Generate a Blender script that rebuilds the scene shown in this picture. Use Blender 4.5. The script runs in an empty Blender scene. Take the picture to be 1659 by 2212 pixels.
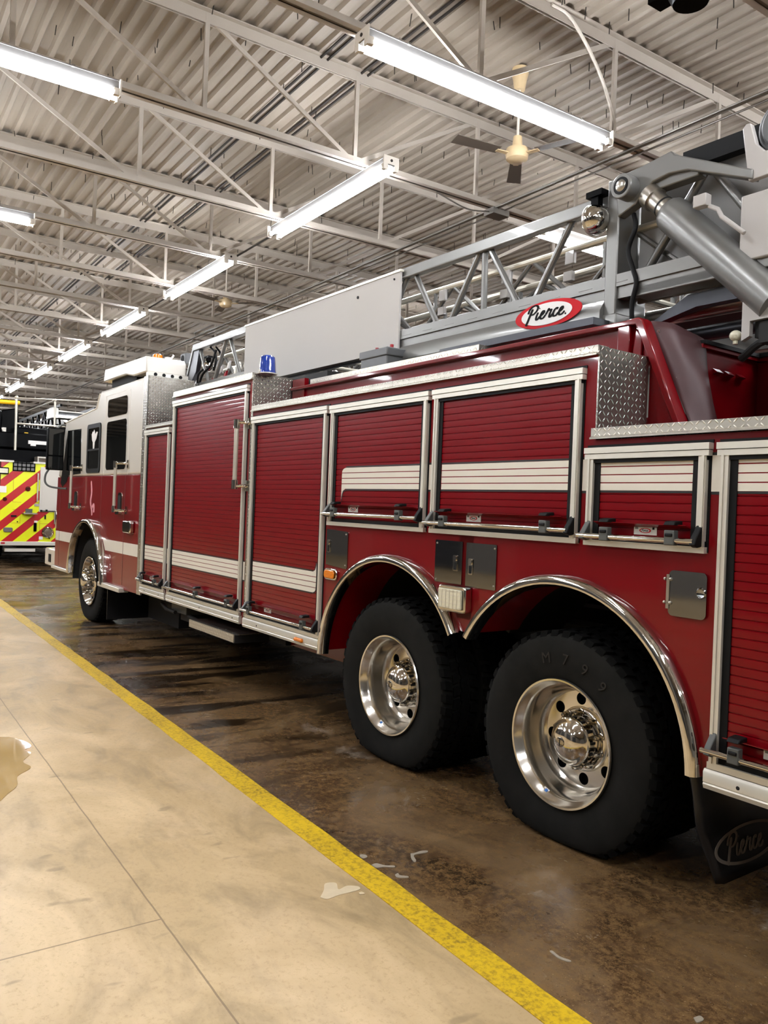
import bpy, bmesh, math, random
from mathutils import Vector, Matrix
random.seed(7)
PI = math.pi
SC = bpy.context.scene
COL = SC.collection

# ------------------------------------------------------------------ helpers
def lin(h):
    h = h.lstrip('#')
    out = []
    for i in (0, 2, 4):
        c = int(h[i:i+2], 16) / 255
        out.append(c / 12.92 if c <= .04045 else ((c + .055) / 1.055) ** 2.4)
    return (*out, 1.0)

def catmull(pts, n=8):
    pts = [Vector(p) for p in pts]
    if len(pts) < 3:
        return pts
    P = [pts[0] * 2 - pts[1]] + pts + [pts[-1] * 2 - pts[-2]]
    out = []
    for i in range(1, len(P) - 2):
        a, b, c, d = P[i-1], P[i], P[i+1], P[i+2]
        for k in range(n):
            t = k / n
            out.append(.5 * ((2*b) + (c-a)*t + (2*a-5*b+4*c-d)*t*t + (3*b-a-3*c+d)*t**3))
    out.append(pts[-1])
    return out

class MB:
    def __init__(s):
        s.v, s.f, s.m = [], [], []
    def add(s, vs, fs, mi=0):
        o = len(s.v)
        s.v += [tuple(v) for v in vs]
        s.f += [tuple(i + o for i in f) for f in fs]
        s.m += [mi] * len(fs)
        return s
    def box(s, x0, x1, y0, y1, z0, z1, mi=0):
        vs = [(x, y, z) for x in (x0, x1) for y in (y0, y1) for z in (z0, z1)]
        return s.add(vs, [(0,1,3,2),(4,6,7,5),(0,4,5,1),(2,3,7,6),(0,2,6,4),(1,5,7,3)], mi)
    def prism(s, poly, ax, a0, a1, mi=0):
        mk = {'y': lambda p, a: (p[0], a, p[1]), 'x': lambda p, a: (a, p[0], p[1]), 'z': lambda p, a: (p[0], p[1], a)}[ax]
        n = len(poly)
        vs = [mk(p, a0) for p in poly] + [mk(p, a1) for p in poly]
        fs = [tuple(range(n)), tuple(range(2*n-1, n-1, -1))] + [(i, (i+1) % n, n+(i+1) % n, n+i) for i in range(n)]
        return s.add(vs, fs, mi)
    def beam(s, p0, p1, w, h=None, mi=0, up=(0, 0, 1)):
        p0, p1 = Vector(p0), Vector(p1); h = h or w
        d = (p1 - p0).normalized(); u = Vector(up)
        if abs(d.dot(u)) > .98: u = Vector((1, 0, 0))
        a = d.cross(u).normalized(); b = a.cross(d)
        vs = [p + a*(i*w/2) + b*(j*h/2) for p in (p0, p1) for i, j in ((-1,-1),(1,-1),(1,1),(-1,1))]
        return s.add(vs, [(0,1,2,3),(7,6,5,4),(0,4,5,1),(1,5,6,2),(2,6,7,3),(3,7,4,0)], mi)
    def tube(s, pts, r, n=10, mi=0, smooth=0):
        pts = catmull(pts, smooth) if smooth else [Vector(p) for p in pts]
        rs = r if isinstance(r, (list, tuple)) else [r] * len(pts)
        ref = None; rings = []
        for i, p in enumerate(pts):
            d = (pts[min(i+1, len(pts)-1)] - pts[max(i-1, 0)]).normalized()
            if ref is None:
                ref = d.orthogonal().normalized()
            ref = (ref - d * ref.dot(d)).normalized()
            b = d.cross(ref)
            rings.append([p + (ref*math.cos(2*PI*k/n) + b*math.sin(2*PI*k/n)) * rs[i] for k in range(n)])
        vs = [q for r_ in rings for q in r_]
        fs = [(i*n+k, i*n+(k+1) % n, (i+1)*n+(k+1) % n, (i+1)*n+k) for i in range(len(pts)-1) for k in range(n)]
        fs += [tuple(range(n-1, -1, -1)), tuple(range((len(pts)-1)*n, len(pts)*n))]
        return s.add(vs, fs, mi)
    def cyl(s, p0, p1, r0, r1=None, n=20, mi=0):
        return s.tube([p0, p1], [r0, r0 if r1 is None else r1], n, mi)
    def lathe(s, prof, org, n=48, mi=0, ax='y', a0=0, a1=2*PI, close=True):
        # prof: (radius, height along axis)
        org = Vector(org); vs = []
        full = abs(a1 - a0 - 2*PI) < 1e-6
        cnt = n if full else n + 1
        for r, h in prof:
            for k in range(cnt):
                a = a0 + (a1 - a0) * k / n
                c, q = r*math.cos(a), r*math.sin(a)
                o = {'y': Vector((c, h, q)), 'x': Vector((h, c, q)), 'z': Vector((c, q, h))}[ax]
                vs.append(org + o)
        fs = []
        for i in range(len(prof)-1):
            for k in range(n):
                k2 = (k+1) % cnt if full else k+1
                fs.append((i*cnt+k, i*cnt+k2, (i+1)*cnt+k2, (i+1)*cnt+k))
        return s.add(vs, fs, mi)
    def ribbon(s, strokes, fn, w, t=.002, mi=0, n=7):
        for st in strokes:
            ws = w
            if isinstance(st, tuple): st, ws = st
            p = catmull([Vector((a, b, 0)) for a, b in st], n)
            L, R_ = [], []
            for i, q in enumerate(p):
                d = (p[min(i+1, len(p)-1)] - p[max(i-1, 0)])
                d = d.normalized() if d.length > 1e-9 else Vector((1, 0, 0))
                nrm = Vector((-d.y, d.x, 0))
                k = ws/2 * (.72 + .42*abs(d.y))
                if i in (0, len(p)-1): k *= .6
                L.append(q + nrm*k); R_.append(q - nrm*k)
            m = len(p)
            vs = [fn(q.x, q.y, 0) for q in L+R_] + [fn(q.x, q.y, t) for q in L+R_]
            fs = []
            for i in range(m-1):
                fs += [(i, i+1, m+i+1, m+i), (2*m+i, 2*m+i+1, 3*m+i+1, 3*m+i), (i, i+1, 2*m+i+1, 2*m+i), (m+i, m+i+1, 3*m+i+1, 3*m+i)]
            s.add(vs, fs, mi)
        return s
    def flat(s, poly, fn, t=.002, mi=0):
        n = len(poly)
        vs = [fn(a, b, 0) for a, b in poly] + [fn(a, b, t) for a, b in poly]
        return s.add(vs, [tuple(range(n)), tuple(range(2*n-1, n-1, -1))] + [(i, (i+1) % n, n+(i+1) % n, n+i) for i in range(n)], mi)
    def holed(s, outer, holes, fn, t, mi=0):
        # plate with through holes; outer / holes are 2D loops
        bm = bmesh.new(); loops = []
        for lp in [outer] + holes:
            vv = [bm.verts.new((a, b, 0)) for a, b in lp]; loops.append(vv)
            for i in range(len(vv)): bm.edges.new((vv[i], vv[(i+1) % len(vv)]))
        bmesh.ops.triangle_fill(bm, edges=bm.edges[:], use_beauty=True)
        bm.verts.index_update()
        V = [v.co.copy() for v in bm.verts]; F = [[v.index for v in f.verts] for f in bm.faces]
        LI = [[v.index for v in l] for l in loops]; bm.free(); n = len(V)
        vs = [fn(v.x, v.y, 0) for v in V] + [fn(v.x, v.y, t) for v in V]
        fs = [tuple(f) for f in F] + [tuple(i+n for i in reversed(f)) for f in F]
        for l in LI:
            fs += [(l[i], l[(i+1) % len(l)], l[(i+1) % len(l)]+n, l[i]+n) for i in range(len(l))]
        return s.add(vs, fs, mi)
    def text(s, body, size, fn, mi=0, align='CENTER', shear=0):
        cu = bpy.data.curves.new('t', 'FONT'); cu.body = body; cu.size = size; cu.extrude = .001
        cu.align_x = align; cu.align_y = 'CENTER'; cu.shear = shear; cu.resolution_u = 3
        ob = bpy.data.objects.new('t', cu); COL.objects.link(ob)
        dg = bpy.context.evaluated_depsgraph_get(); dg.update()
        me = bpy.data.meshes.new_from_object(ob.evaluated_get(dg))
        s.add([fn(v.co.x, v.co.y, v.co.z) for v in me.vertices], [tuple(p.vertices) for p in me.polygons], mi)
        bpy.data.objects.remove(ob); bpy.data.curves.remove(cu); bpy.data.meshes.remove(me)
        return s
    def sphere(s, c, r, n=20, m=10, mi=0, sc=(1, 1, 1)):
        prof = [(max(r*math.sin(PI*i/m), 1e-4), -r*math.cos(PI*i/m)) for i in range(m+1)]
        k0 = len(s.v); s.lathe(prof, (0, 0, 0), n, mi, 'z')
        c = Vector(c)
        s.v[k0:] = [(v[0]*sc[0]+c.x, v[1]*sc[1]+c.y, v[2]*sc[2]+c.z) for v in s.v[k0:]]
        return s
    def mesh(s, name, mats, uv=False, ang=35, recalc=True):
        me = bpy.data.meshes.new(name)
        me.from_pydata(s.v, [], s.f)
        for m in (mats if isinstance(mats, (list, tuple)) else [mats]): me.materials.append(m)
        for p, mi in zip(me.polygons, s.m): p.material_index = mi
        if recalc:
            bm = bmesh.new(); bm.from_mesh(me)
            bmesh.ops.recalc_face_normals(bm, faces=bm.faces[:]); bm.to_mesh(me); bm.free()
        for p in me.polygons: p.use_smooth = True
        me.set_sharp_from_angle(angle=math.radians(ang))
        if uv:
            l = me.uv_layers.new(name='UVMap')
            for p in me.polygons:
                n = p.normal; a = max(range(3), key=lambda i: abs(n[i]))
                for li in p.loop_indices:
                    c = me.vertices[me.loops[li].vertex_index].co
                    l.data[li].uv = (c.y, c.z) if a == 0 else (c.x, c.z) if a == 1 else (c.x, c.y)
        return me
    def build(s, name, mats, parent=None, off=None, uv=False, ang=35, bevel=0, label=None, recalc=True):
        ob = bpy.data.objects.new(name, s.mesh(name, mats, uv, ang, recalc)); COL.objects.link(ob)
        if parent: ob.parent = parent
        if off: ob.location = off
        if bevel:
            b = ob.modifiers.new('Bevel', 'BEVEL'); b.width = bevel; b.segments = 2; b.limit_method = 'ANGLE'; b.angle_limit = math.radians(40)
        if label: ob['label'] = label
        return ob

def tag(o, label, cat, group=None, kind=None):
    o['label'] = label; o['category'] = cat
    if group: o['group'] = group
    if kind: o['kind'] = kind
    return o
def struct(o):
    o['kind'] = 'structure'; return o
def empty(name, loc, rz=0):
    o = bpy.data.objects.new(name, None); COL.objects.link(o); o.location = loc; o.rotation_euler = (0, 0, rz)
    o.empty_display_size = .2
    return o
def copy_tree(o, parent=None):
    c = o.copy(); COL.objects.link(c)
    if parent: c.parent = parent
    for ch in [k for k in bpy.data.objects if k.parent == o]: copy_tree(ch, c)
    return c

# ------------------------------------------------------------------ materials
class NT:
    def __init__(s, name):
        s.m = bpy.data.materials.new(name); s.m.use_nodes = True
        s.t = s.m.node_tree; s.n = s.t.nodes; s.l = s.t.links
        s.b = s.n['Principled BSDF']
    def new(s, ty, **k):
        x = s.n.new(ty)
        for a, v in k.items(): setattr(x, a, v)
        return x
    def link(s, a, b): s.l.new(a, b)
    def math(s, op, a, b=None, c=None, clamp=False):
        x = s.new('ShaderNodeMath', operation=op); x.use_clamp = clamp
        for i, v in enumerate((a, b, c)):
            if v is None: continue
            if isinstance(v, (int, float)): x.inputs[i].default_value = v
            else: s.link(v, x.inputs[i])
        return x.outputs[0]
    def noise(s, vec, scale, detail=4, rough=.55, dist=0):
        x = s.new('ShaderNodeTexNoise'); x.inputs['Scale'].default_value = scale; x.inputs['Detail'].default_value = detail
        x.inputs['Roughness'].default_value = rough; x.inputs['Distortion'].default_value = dist
        if vec is not None: s.link(vec, x.inputs['Vector'])
        return x.outputs['Fac']
    def ramp(s, fac, stops):
        x = s.new('ShaderNodeValToRGB'); e = x.color_ramp.elements
        e[0].position, e[0].color = stops[0]; e[1].position, e[1].color = stops[-1]
        for p, c in stops[1:-1]:
            k = e.new(p); k.color = c
        s.link(fac, x.inputs[0]); return x.outputs[0]
    def mix(s, fac, a, b):
        x = s.new('ShaderNodeMix', data_type='RGBA')
        for i, v in ((0, fac), (6, a), (7, b)):
            if isinstance(v, (int, float)): x.inputs[i].default_value = v
            elif isinstance(v, tuple): x.inputs[i].default_value = v
            else: s.link(v, x.inputs[i])
        return x.outputs[2]
    def obj(s): return s.new('ShaderNodeTexCoord').outputs['Object']
    def mapping(s, vec, sc=(1, 1, 1), rot=(0, 0, 0), loc=(0, 0, 0)):
        x = s.new('ShaderNodeMapping'); s.link(vec, x.inputs[0])
        x.inputs['Scale'].default_value = sc; x.inputs['Rotation'].default_value = rot; x.inputs['Location'].default_value = loc
        return x.outputs[0]
    def bump(s, h, strength=.3, dist=.01):
        x = s.new('ShaderNodeBump'); x.inputs['Strength'].default_value = strength; x.inputs['Distance'].default_value = dist
        s.link(h, x.inputs['Height']); s.link(x.outputs[0], s.b.inputs['Normal'])
    def set(s, **k):
        names = dict(col='Base Color', rough='Roughness', metal='Metallic', coat='Coat Weight', coatr='Coat Roughness', ior='IOR', spec='Specular IOR Level', trans='Transmission Weight', alpha='Alpha', em='Emission Color', ems='Emission Strength')
        for a, v in k.items():
            i = s.b.inputs[names[a]]
            if isinstance(v, (int, float)) and a not in ('col', 'em'): i.default_value = v
            elif isinstance(v, tuple): i.default_value = v
            else: s.link(v, i)
        return s

def simple(name, hexc, rough=.5, metal=0, coat=0, var=.06, nscale=6, **k):
    t = NT(name); c = lin(hexc)
    f = t.noise(t.obj(), nscale, 3)
    lo = tuple(x*(1-var) for x in c[:3]) + (1,); hi = tuple(min(1, x*(1+var)) for x in c[:3]) + (1,)
    t.set(col=t.mix(f, lo, hi), rough=rough, metal=metal, coat=coat, **k)
    return t.m

M = {}
M['red'] = simple('red_paint', '#72000a', .36, 0, .6, .05, 2, coatr=.04, spec=.15)
M['shutter'] = simple('red_shutter_paint', '#72000b', .32, 0, .32, .06, 3, coatr=.05, spec=.15)
M['white'] = simple('white_paint', '#d0cbc1', .25, 0, .6, .02, 2)
M['stripe'] = simple('white_stripe_film', '#d9d3c6', .35, 0, .2, .03, 8)
M['black'] = simple('black_plastic', '#020203', .3, 0, 0, .2, 20, spec=.05)
M['seal'] = simple('black_rubber_seal', '#0b0b0c', .6, 0, 0, .2, 20, spec=.2)
M['dark'] = simple('dark_chassis_metal', '#0c0b0b', .7, 0, 0, .3, 5)
M['latch'] = simple('grey_latch_plastic', '#4c4e4b', .5, 0, 0, .1, 20)
M['alu'] = simple('satin_aluminium', '#d8d4c8', .38, .45, 0, .05, 12)
M['chrome'] = simple('polished_chrome', '#d8d4cc', .06, 1, 0, .04, 3)
M['seam'] = simple('seam_edge_glint', '#6e3a3a', .35, .2, .3, .1, 5)  # paler red paints the light that panel edges catch
M['alloy'] = simple('polished_alloy', '#dedad2', .17, 1, 0, .05, 5)
M['mirror'] = simple('polished_steel_plate', '#8f9092', .05, 1, 0, .04, 4)
M['steel'] = simple('brushed_steel', '#b9b4aa', .28, .9, 0, .1, 14)
M['ladder'] = simple('silver_ladder_paint', '#777673', .36, .5, .15, .05, 4)
M['ladder_dark'] = simple('dark_silver_metal', '#404145', .35, .7, 0, .1, 4)
M['handrail'] = simple('pale_rail_tube', '#c9c3b4', .3, .5, 0, .05, 8)
M['sign'] = simple('plain_grey_board', '#bcb8b3', .75, 0, 0, .015, 3)
M['panel_white'] = simple('turntable_white_paint', '#aba6a1', .4, .05, .2, .05, 5)
M['glass'] = simple('dark_window_glass', '#0c0f10', .04, 0, 1, .1, 2)
M['amber'] = simple('amber_lens', '#e07a08', .15, 0, .8, .25, 60)
M['blue'] = simple('blue_beacon_lens', '#06308c', .1, 0, 1, .35, 25)
M['lens'] = simple('clear_lamp_lens', '#d8d4bc', .18, 0, .8, .12, 90)
M['redtrim'] = simple('red_knob', '#a81c26', .4, 0, .3, .05, 10)
M['battery'] = simple('grey_plastic_box', '#5c5d5e', .5, 0, 0, .05, 10)
M['logo_red'] = simple('emblem_red', '#c80f1c', .5, 0, 0, .02, 10, spec=.15)
M['logo_white'] = simple('emblem_white', '#e6e3df', .35, 0, .4, .02, 10)
M['logo_black'] = simple('emblem_black', '#040404', .6, 0, 0, .05, 10, spec=.1)
M['flap_logo'] = simple('grey_flap_print', '#7b7268', .7, 0, 0, .1, 20)
M['flap'] = simple('black_mud_flap_rubber', '#0c0d10', .35, 0, .1, .15, 10)
M['rubber_sheet'] = simple('brown_rubber_sheet', '#44292a', .5, 0, 0, .35, 6)
M['hole'] = simple('deep_black', '#030303', .9, 0, 0, .1, 5)
M['lug'] = simple('dark_chrome_nut', '#a9a49a', .12, 1, 0, .05, 5)
M['sticker_blue'] = simple('blue_sticker', '#2367b0', .4, 0, 0, .05, 10)
M['joist'] = simple('painted_joist_steel', '#b3aa9e', .5, .1, 0, .06, 3)
M['housing'] = simple('fixture_sheet_metal', '#6c6a68', .4, .4, 0, .05, 5)
M['conduit'] = simple('galvanised_conduit', '#7d7973', .4, .6, 0, .08, 5)
M['conduit_white'] = simple('painted_conduit', '#d3cbbf', .5, 0, 0, .05, 5)
M['fan'] = simple('cream_fan_enamel', '#c9b18a', .4, 0, .3, .05, 8)
M['fan_blade'] = simple('dark_fan_blade', '#5a5148', .55, 0, 0, .1, 8)
M['tick'] = simple('dark_screw_tip', '#2f2a26', .6, .4, 0, .1, 8)
M['yellow_tube'] = simple('yellow_padding', '#f2bd0c', .5, 0, .1, .1, 8)
M['gasket'] = simple('black_border_film', '#0a0a0b', .5, 0, 0, .1, 8)
M['wall'] = simple('painted_block_wall', '#6a655e', .7, 0, 0, .08, 2)
M['wall_dark'] = simple('dark_door_panels', '#1d1d20', .5, 0, 0, .1, 2)
M['lime'] = simple('lime_paint', '#dfe60a', .4, 0, .3, .05, 5)
M['foam'] = simple('soap_foam_film', '#cab99a', .35, 0, .3, .1, 30)
M['foam_wet'] = simple('soap_foam_film_on_wet', '#978d7d', .3, 0, .3, .25, 60)
M['letter'] = simple('raised_rubber_lettering', '#302d29', .85, 0, 0, .1, 20, spec=.1)

def mk_tire():
    t = NT('tire_rubber'); o = t.obj()
    f = t.noise(o, 9, 5, .6)
    t.set(col=t.ramp(f, [(.3, lin('#141412')), (.7, lin('#1c1b19'))]), rough=.85, spec=.12)
    t.bump(t.noise(o, 160, 3), .15, .002)
    return t.m
M['tire'] = mk_tire()

def mk_tread():
    t = NT('tread_rubber'); o = t.obj()
    t.set(col=t.ramp(t.noise(o, 30, 4), [(.3, lin('#080808')), (.7, lin('#0e0e0d'))]), rough=.95, spec=.08)
    return t.m
M['tread'] = mk_tread()

def mk_diamond(name, p=.030, col='#c9c4ba', rough=.24):
    t = NT(name)
    uv = t.new('ShaderNodeUVMap').outputs[0]
    mp = t.mapping(uv, (1/p, 1/p, 1), (0, 0, 0))
    sp = t.new('ShaderNodeSeparateXYZ'); t.link(mp, sp.inputs[0])
    fu, fv = t.math('FRACT', sp.outputs[0]), t.math('FRACT', sp.outputs[1])
    cu, cv = t.math('FLOOR', sp.outputs[0]), t.math('FLOOR', sp.outputs[1])
    par = t.math('FLOORED_MODULO', t.math('ADD', cu, cv), 2.0)
    sg = t.math('MULTIPLY_ADD', par, 2.0, -1.0)
    a, b = t.math('SUBTRACT', fu, .5), t.math('SUBTRACT', fv, .5)
    bs = t.math('MULTIPLY', b, sg)
    x1 = t.math('MULTIPLY', t.math('ADD', a, bs), .7071)
    y1 = t.math('MULTIPLY', t.math('SUBTRACT', a, bs), .7071)
    d = t.math('SQRT', t.math('ADD', t.math('POWER', t.math('DIVIDE', x1, .46), 2.0), t.math('POWER', t.math('DIVIDE', y1, .145), 2.0)))
    h = t.math('SUBTRACT', 1.0, d, clamp=True)
    h = t.math('POWER', h, .6)
    n = t.noise(uv, 14, 3)
    c = lin(col)
    t.set(col=t.mix(h, tuple(x*.62 for x in c[:3])+(1,), c), rough=t.math('MULTIPLY_ADD', n, .16, rough-.08), metal=.85)
    t.bump(h, .9, .004)
    return t.m
M['diamond'] = mk_diamond('diamond_tread_plate')
M['diamond_trim'] = mk_diamond('bright_tread_plate_trim', .028, '#e6e0d2', .32)

def mk_chevron():
    t = NT('red_lime_chevron_film'); o = t.obj()
    sp = t.new('ShaderNodeSeparateXYZ'); t.link(o, sp.inputs[0])
    s_ = t.math('MULTIPLY_ADD', sp.outputs[1], -.9, sp.outputs[2])
    fr = t.math('FRACT', t.math('DIVIDE', t.math('ADD', s_, CHEV_PH), .46))
    k = t.math('LESS_THAN', fr, .467)
    n = t.noise(o, 3, 2)
    t.set(col=t.mix(k, t.mix(n, lin('#dfe600'), lin('#eaf00c')), t.mix(n, lin('#b00810'), lin('#bd0d16'))), rough=.35, coat=.3)
    return t.m
T2 = Vector((-19.2, 4.0, 0))
CHEV_PH = 1.299 - .9*T2.y
M['chevron'] = mk_chevron()

def mk_deck():
    t = NT('painted_roof_deck'); o = t.obj()
    f = t.noise(t.mapping(o, (.5, 1, 1)), .9, 4)
    g = t.noise(t.mapping(o, (.4, 6, 1)), 2.2, 5, .65)
    c1 = t.ramp(f, [(.3, lin('#8d8376')), (.7, lin('#988d80'))])
    c2 = t.ramp(g, [(.28, lin('#82786b')), (.5, lin('#978c7f'))])
    t.set(col=t.mix(.5, c1, c2), rough=.6)
    return t.m
M['deck'] = mk_deck()

def mk_floor():
    t = NT('garage_concrete'); o = t.obj()
    sp = t.new('ShaderNodeSeparateXYZ'); t.link(o, sp.inputs[0]); X, Y = sp.outputs[0], sp.outputs[1]
    # dry walkway
    big = t.noise(o, .55, 5, .6, .4); mid = t.noise(t.mapping(o, (1.6, 3.2, 1), (0, 0, .3)), 1.5, 6, .68, .6); fine = t.noise(o, 42, 8, .82)
    dry = t.mix(big, lin('#a18860'), lin('#bca37b'))
    dry = t.mix(t.ramp(mid, [(.46, (0, 0, 0, 1)), (.70, (1, 1, 1, 1))]), dry, lin('#8f7a58'))
    pale = t.noise(t.mapping(o, (1, 1.7, 1), (0, 0, -.4), (3, 7, 0)), .9, 5, .6, .8)
    dry = t.mix(t.ramp(pale, [(.46, (0, 0, 0, 1)), (.66, (.75, .75, .75, 1))]), dry, lin('#d2b78f'))
    dry = t.mix(t.ramp(fine, [(.52, (0, 0, 0, 1)), (.68, (.6, .6, .6, 1))]), dry, lin('#8d744c'))
    grit = t.noise(o, 150, 3, .6)
    dry = t.mix(t.ramp(grit, [(.66, (0, 0, 0, 1)), (.72, (.6, .6, .6, 1))]), dry, lin('#7a6444'))
    spk = t.noise(t.mapping(o, (4.5, 2.2, 1)), 2.0, 2, .4)
    dry = t.mix(t.ramp(spk, [(.70, (0, 0, 0, 1)), (.75, (.55, .55, .55, 1))]), dry, lin('#7c6a4e'))
    crk = t.noise(o, 5, 2)
    j1 = t.math('LESS_THAN', t.math('ABSOLUTE', t.math('SUBTRACT', Y, t.math('MULTIPLY_ADD', crk, .008, 1.046))), .0035)
    j2 = t.math('LESS_THAN', t.math('ABSOLUTE', t.math('ADD', X, t.math('MULTIPLY_ADD', crk, .008, 2.976))), .0038)
    j2 = t.math('MULTIPLY', j2, t.math('LESS_THAN', Y, 1.05))
    dry = t.mix(t.math('MULTIPLY', t.math('MAXIMUM', j1, j2), .75), dry, lin('#6d5a40'))
    # wet bay
    wb = t.noise(t.mapping(o, (1, 1, 1), (0, 0, .2)), .8, 6, .7, .8)
    wf = t.noise(o, 22, 10, .85)
    wet = t.ramp(wb, [(.30, lin('#1f150c')), (.48, lin('#4b3622')), (.68, lin('#80684a'))])
    wet = t.mix(t.ramp(wf, [(.46, (0, 0, 0, 1)), (.58, (1, 1, 1, 1))]), wet, lin('#745a39'))
    wet = t.mix(t.ramp(t.noise(o, 95, 4, .7), [(.60, (0, 0, 0, 1)), (.68, (.8, .8, .8, 1))]), wet, lin('#1d140c'))
    wet = t.mix(t.ramp(t.noise(t.mapping(o, (1, 1, 1), (0, 0, 0), (5, 5, 5)), 110, 4, .7), [(.63, (0, 0, 0, 1)), (.70, (.9, .9, .9, 1))]), wet, lin('#b39a72'))
    st = t.noise(t.mapping(o, (2.6, .45, 1), (0, 0, .28)), 1.15, 5, .6, .5)
    stm = t.ramp(st, [(.50, (0, 0, 0, 1)), (.57, (.9, .9, .9, 1))])
    near = t.math('MULTIPLY_ADD', X, -.55, -1.9, clamp=True)
    wet = t.mix(t.math('MULTIPLY', stm, t.math('MULTIPLY_ADD', near, .8, .2)), wet, lin('#160e07'))
    gr = t.noise(t.mapping(o, (1.2, 1.2, 1), (0, 0, 0), (11, 4, 0)), 1.3, 7, .72, .6)
    wet = t.mix(t.ramp(gr, [(.60, (0, 0, 0, 1)), (.74, (.75, .75, .75, 1))]), wet, lin('#a09384'))
    edge = t.math('MULTIPLY_ADD', t.noise(o, 9, 4), .05, 1.93)
    k = t.math('MULTIPLY', t.math('SUBTRACT', Y, edge), 30.0, clamp=True)
    rw = t.ramp(t.noise(o, 1.4, 6, .65, .5), [(.36, (.09, .09, .09, 1)), (.62, (.42, .42, .42, 1))])
    rd = t.ramp(mid, [(.3, (.48, .48, .48, 1)), (.7, (.34, .34, .34, 1))])
    t.set(col=t.mix(k, dry, wet), rough=t.mix(k, rd, rw), spec=.36)
    h = t.math('ADD', t.math('MULTIPLY', fine, .4), t.math('MULTIPLY', wf, .6))
    t.bump(h, .16, .004)
    return t.m
M['floor'] = mk_floor()

def mk_line():
    t = NT('yellow_line_paint'); o = t.obj()
    w = t.noise(o, 38, 8, .8); big = t.noise(t.mapping(o, (1, 2, 1)), 1.8, 5, .65)
    c = t.mix(big, lin('#a88604'), lin('#e6c009'))
    c = t.mix(t.math('MULTIPLY', t.ramp(w, [(.47, (0, 0, 0, 1)), (.60, (1, 1, 1, 1))]), t.ramp(big, [(.35, (1, 1, 1, 1)), (.70, (.25, .25, .25, 1))])), c, lin('#6f5713'))
    t.set(col=c, rough=.5); t.bump(w, .15, .003)
    return t.m
M['line'] = mk_line()

def mk_water():
    t = NT('shallow_water'); o = t.obj()
    t.set(col=t.mix(t.noise(o, 2, 3), lin('#a5864f'), lin('#b5965f')), rough=.03, spec=.7, coat=.6)
    return t.m
M['water'] = mk_water()

def mk_tube():
    t = NT('fluorescent_tube_glow')
    t.set(col=(1, 1, 1, 1), em=(.92, .95, 1.0, 1), ems=TUBE)
    return t.m
TUBE = 80.0
M['tube'] = mk_tube()

# ------------------------------------------------------------------ camera (origin of the hall plan, 1.6 m above the floor)
H = 1.597
yaw, pitch, roll, TRK = .980440, -.004430, .039250, .034860
fw = Vector((-math.sin(yaw)*math.cos(pitch), math.cos(yaw)*math.cos(pitch), math.sin(pitch)))
rt = fw.cross(Vector((0, 0, 1))).normalized(); up = rt.cross(fw)
r2 = math.cos(roll)*rt + math.sin(roll)*up; u2 = -math.sin(roll)*rt + math.cos(roll)*up
cam = bpy.data.cameras.new('camera'); co = bpy.data.objects.new('camera', cam); COL.objects.link(co)
co.matrix_world = Matrix(((r2.x, u2.x, -fw.x, 0), (r2.y, u2.y, -fw.y, 0), (r2.z, u2.z, -fw.z, H), (0, 0, 0, 1)))
cam.sensor_fit = 'HORIZONTAL'; cam.sensor_width = 36; cam.lens = 1738.09/1659*36; cam.clip_start = .05; cam.clip_end = 200
SC.camera = co
vs = SC.view_settings; vs.view_transform = 'Standard'; vs.look = 'None'; vs.gamma = 1; vs.use_curve_mapping = False; vs.exposure = .60
w = bpy.data.worlds.new('hall_air'); SC.world = w; w.use_nodes = True
w.node_tree.nodes['Background'].inputs[0].default_value = (.5, .48, .45, 1); w.node_tree.nodes['Background'].inputs[1].default_value = .05
SC.cycles.max_bounces = 6; SC.cycles.diffuse_bounces = 3; SC.cycles.glossy_bounces = 4; SC.cycles.transmission_bounces = 2
SC.cycles.sample_clamp_indirect = 6; SC.cycles.caustics_reflective = False; SC.cycles.caustics_refractive = False

# ------------------------------------------------------------------ the hall
HX0, HX1, HY0, HY1, DZ = -44, 9, -9, 15, 5.72
struct(MB().box(HX0, HX1, HY0, HY1, -.2, 0).build('floor', M['floor']))
cb = MB(); poly = []; y = HY0; P_ = .1525
while y < HY1:
    poly += [(y, DZ+.036), (y+.078, DZ+.036), (y+.096, DZ), (y+.136, DZ)]; y += P_
nx = len(poly)
vsx = [(x, a, b) for x in (HX0, HX1) for a, b in poly]
cb.add(vsx, [(i, i+1, nx+i+1, nx+i) for i in range(nx-1)])
cb.box(HX0, HX1, HY0, HY1, DZ+.06, DZ+.2)
ceil = struct(cb.build('ceiling', M['deck'], ang=20, recalc=False))
tk = MB()
for i in range(1100):
    x, yy = -1 - 24*random.random()**1.3, -3 + 13*random.random()
    l = random.uniform(.04, .1); dx, dy = random.uniform(-.012, .012), random.uniform(-.012, .012)
    tk.tube([(x, yy, DZ+.02), (x+dx, yy+dy, DZ-l)], .0045, 5)
o = tk.build('fastener_tip', M['tick'], ceil); o['kind'] = 'stuff'; o['label'] = 'dark screw points poking down through the roof deck'
pc = MB()
for yy in (3.50, 3.57, 3.94, 4.01):
    pc.tube([(HX0+.2, yy, DZ-.014), (HX1-.2, yy, DZ-.014)], .013, 6)
pc.build('deck_cable', M['tick'], ceil)
struct(MB().box(HX0, HX1, HY0-.2, HY0, 0, DZ+.2).build('wall_left', M['wall']))
struct(MB().box(HX0, HX1, HY1, HY1+.2, 0, DZ+.2).build('wall_right', M['wall']))
struct(MB().box(HX0-.2, HX0, HY0-.2, HY1+.2, 0, DZ+.2).build('wall_far', M['wall']))
struct(MB().box(HX1, HX1+.2, HY0-.2, HY1+.2, 0, DZ+.2).build('wall_near', M['wall']))
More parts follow.
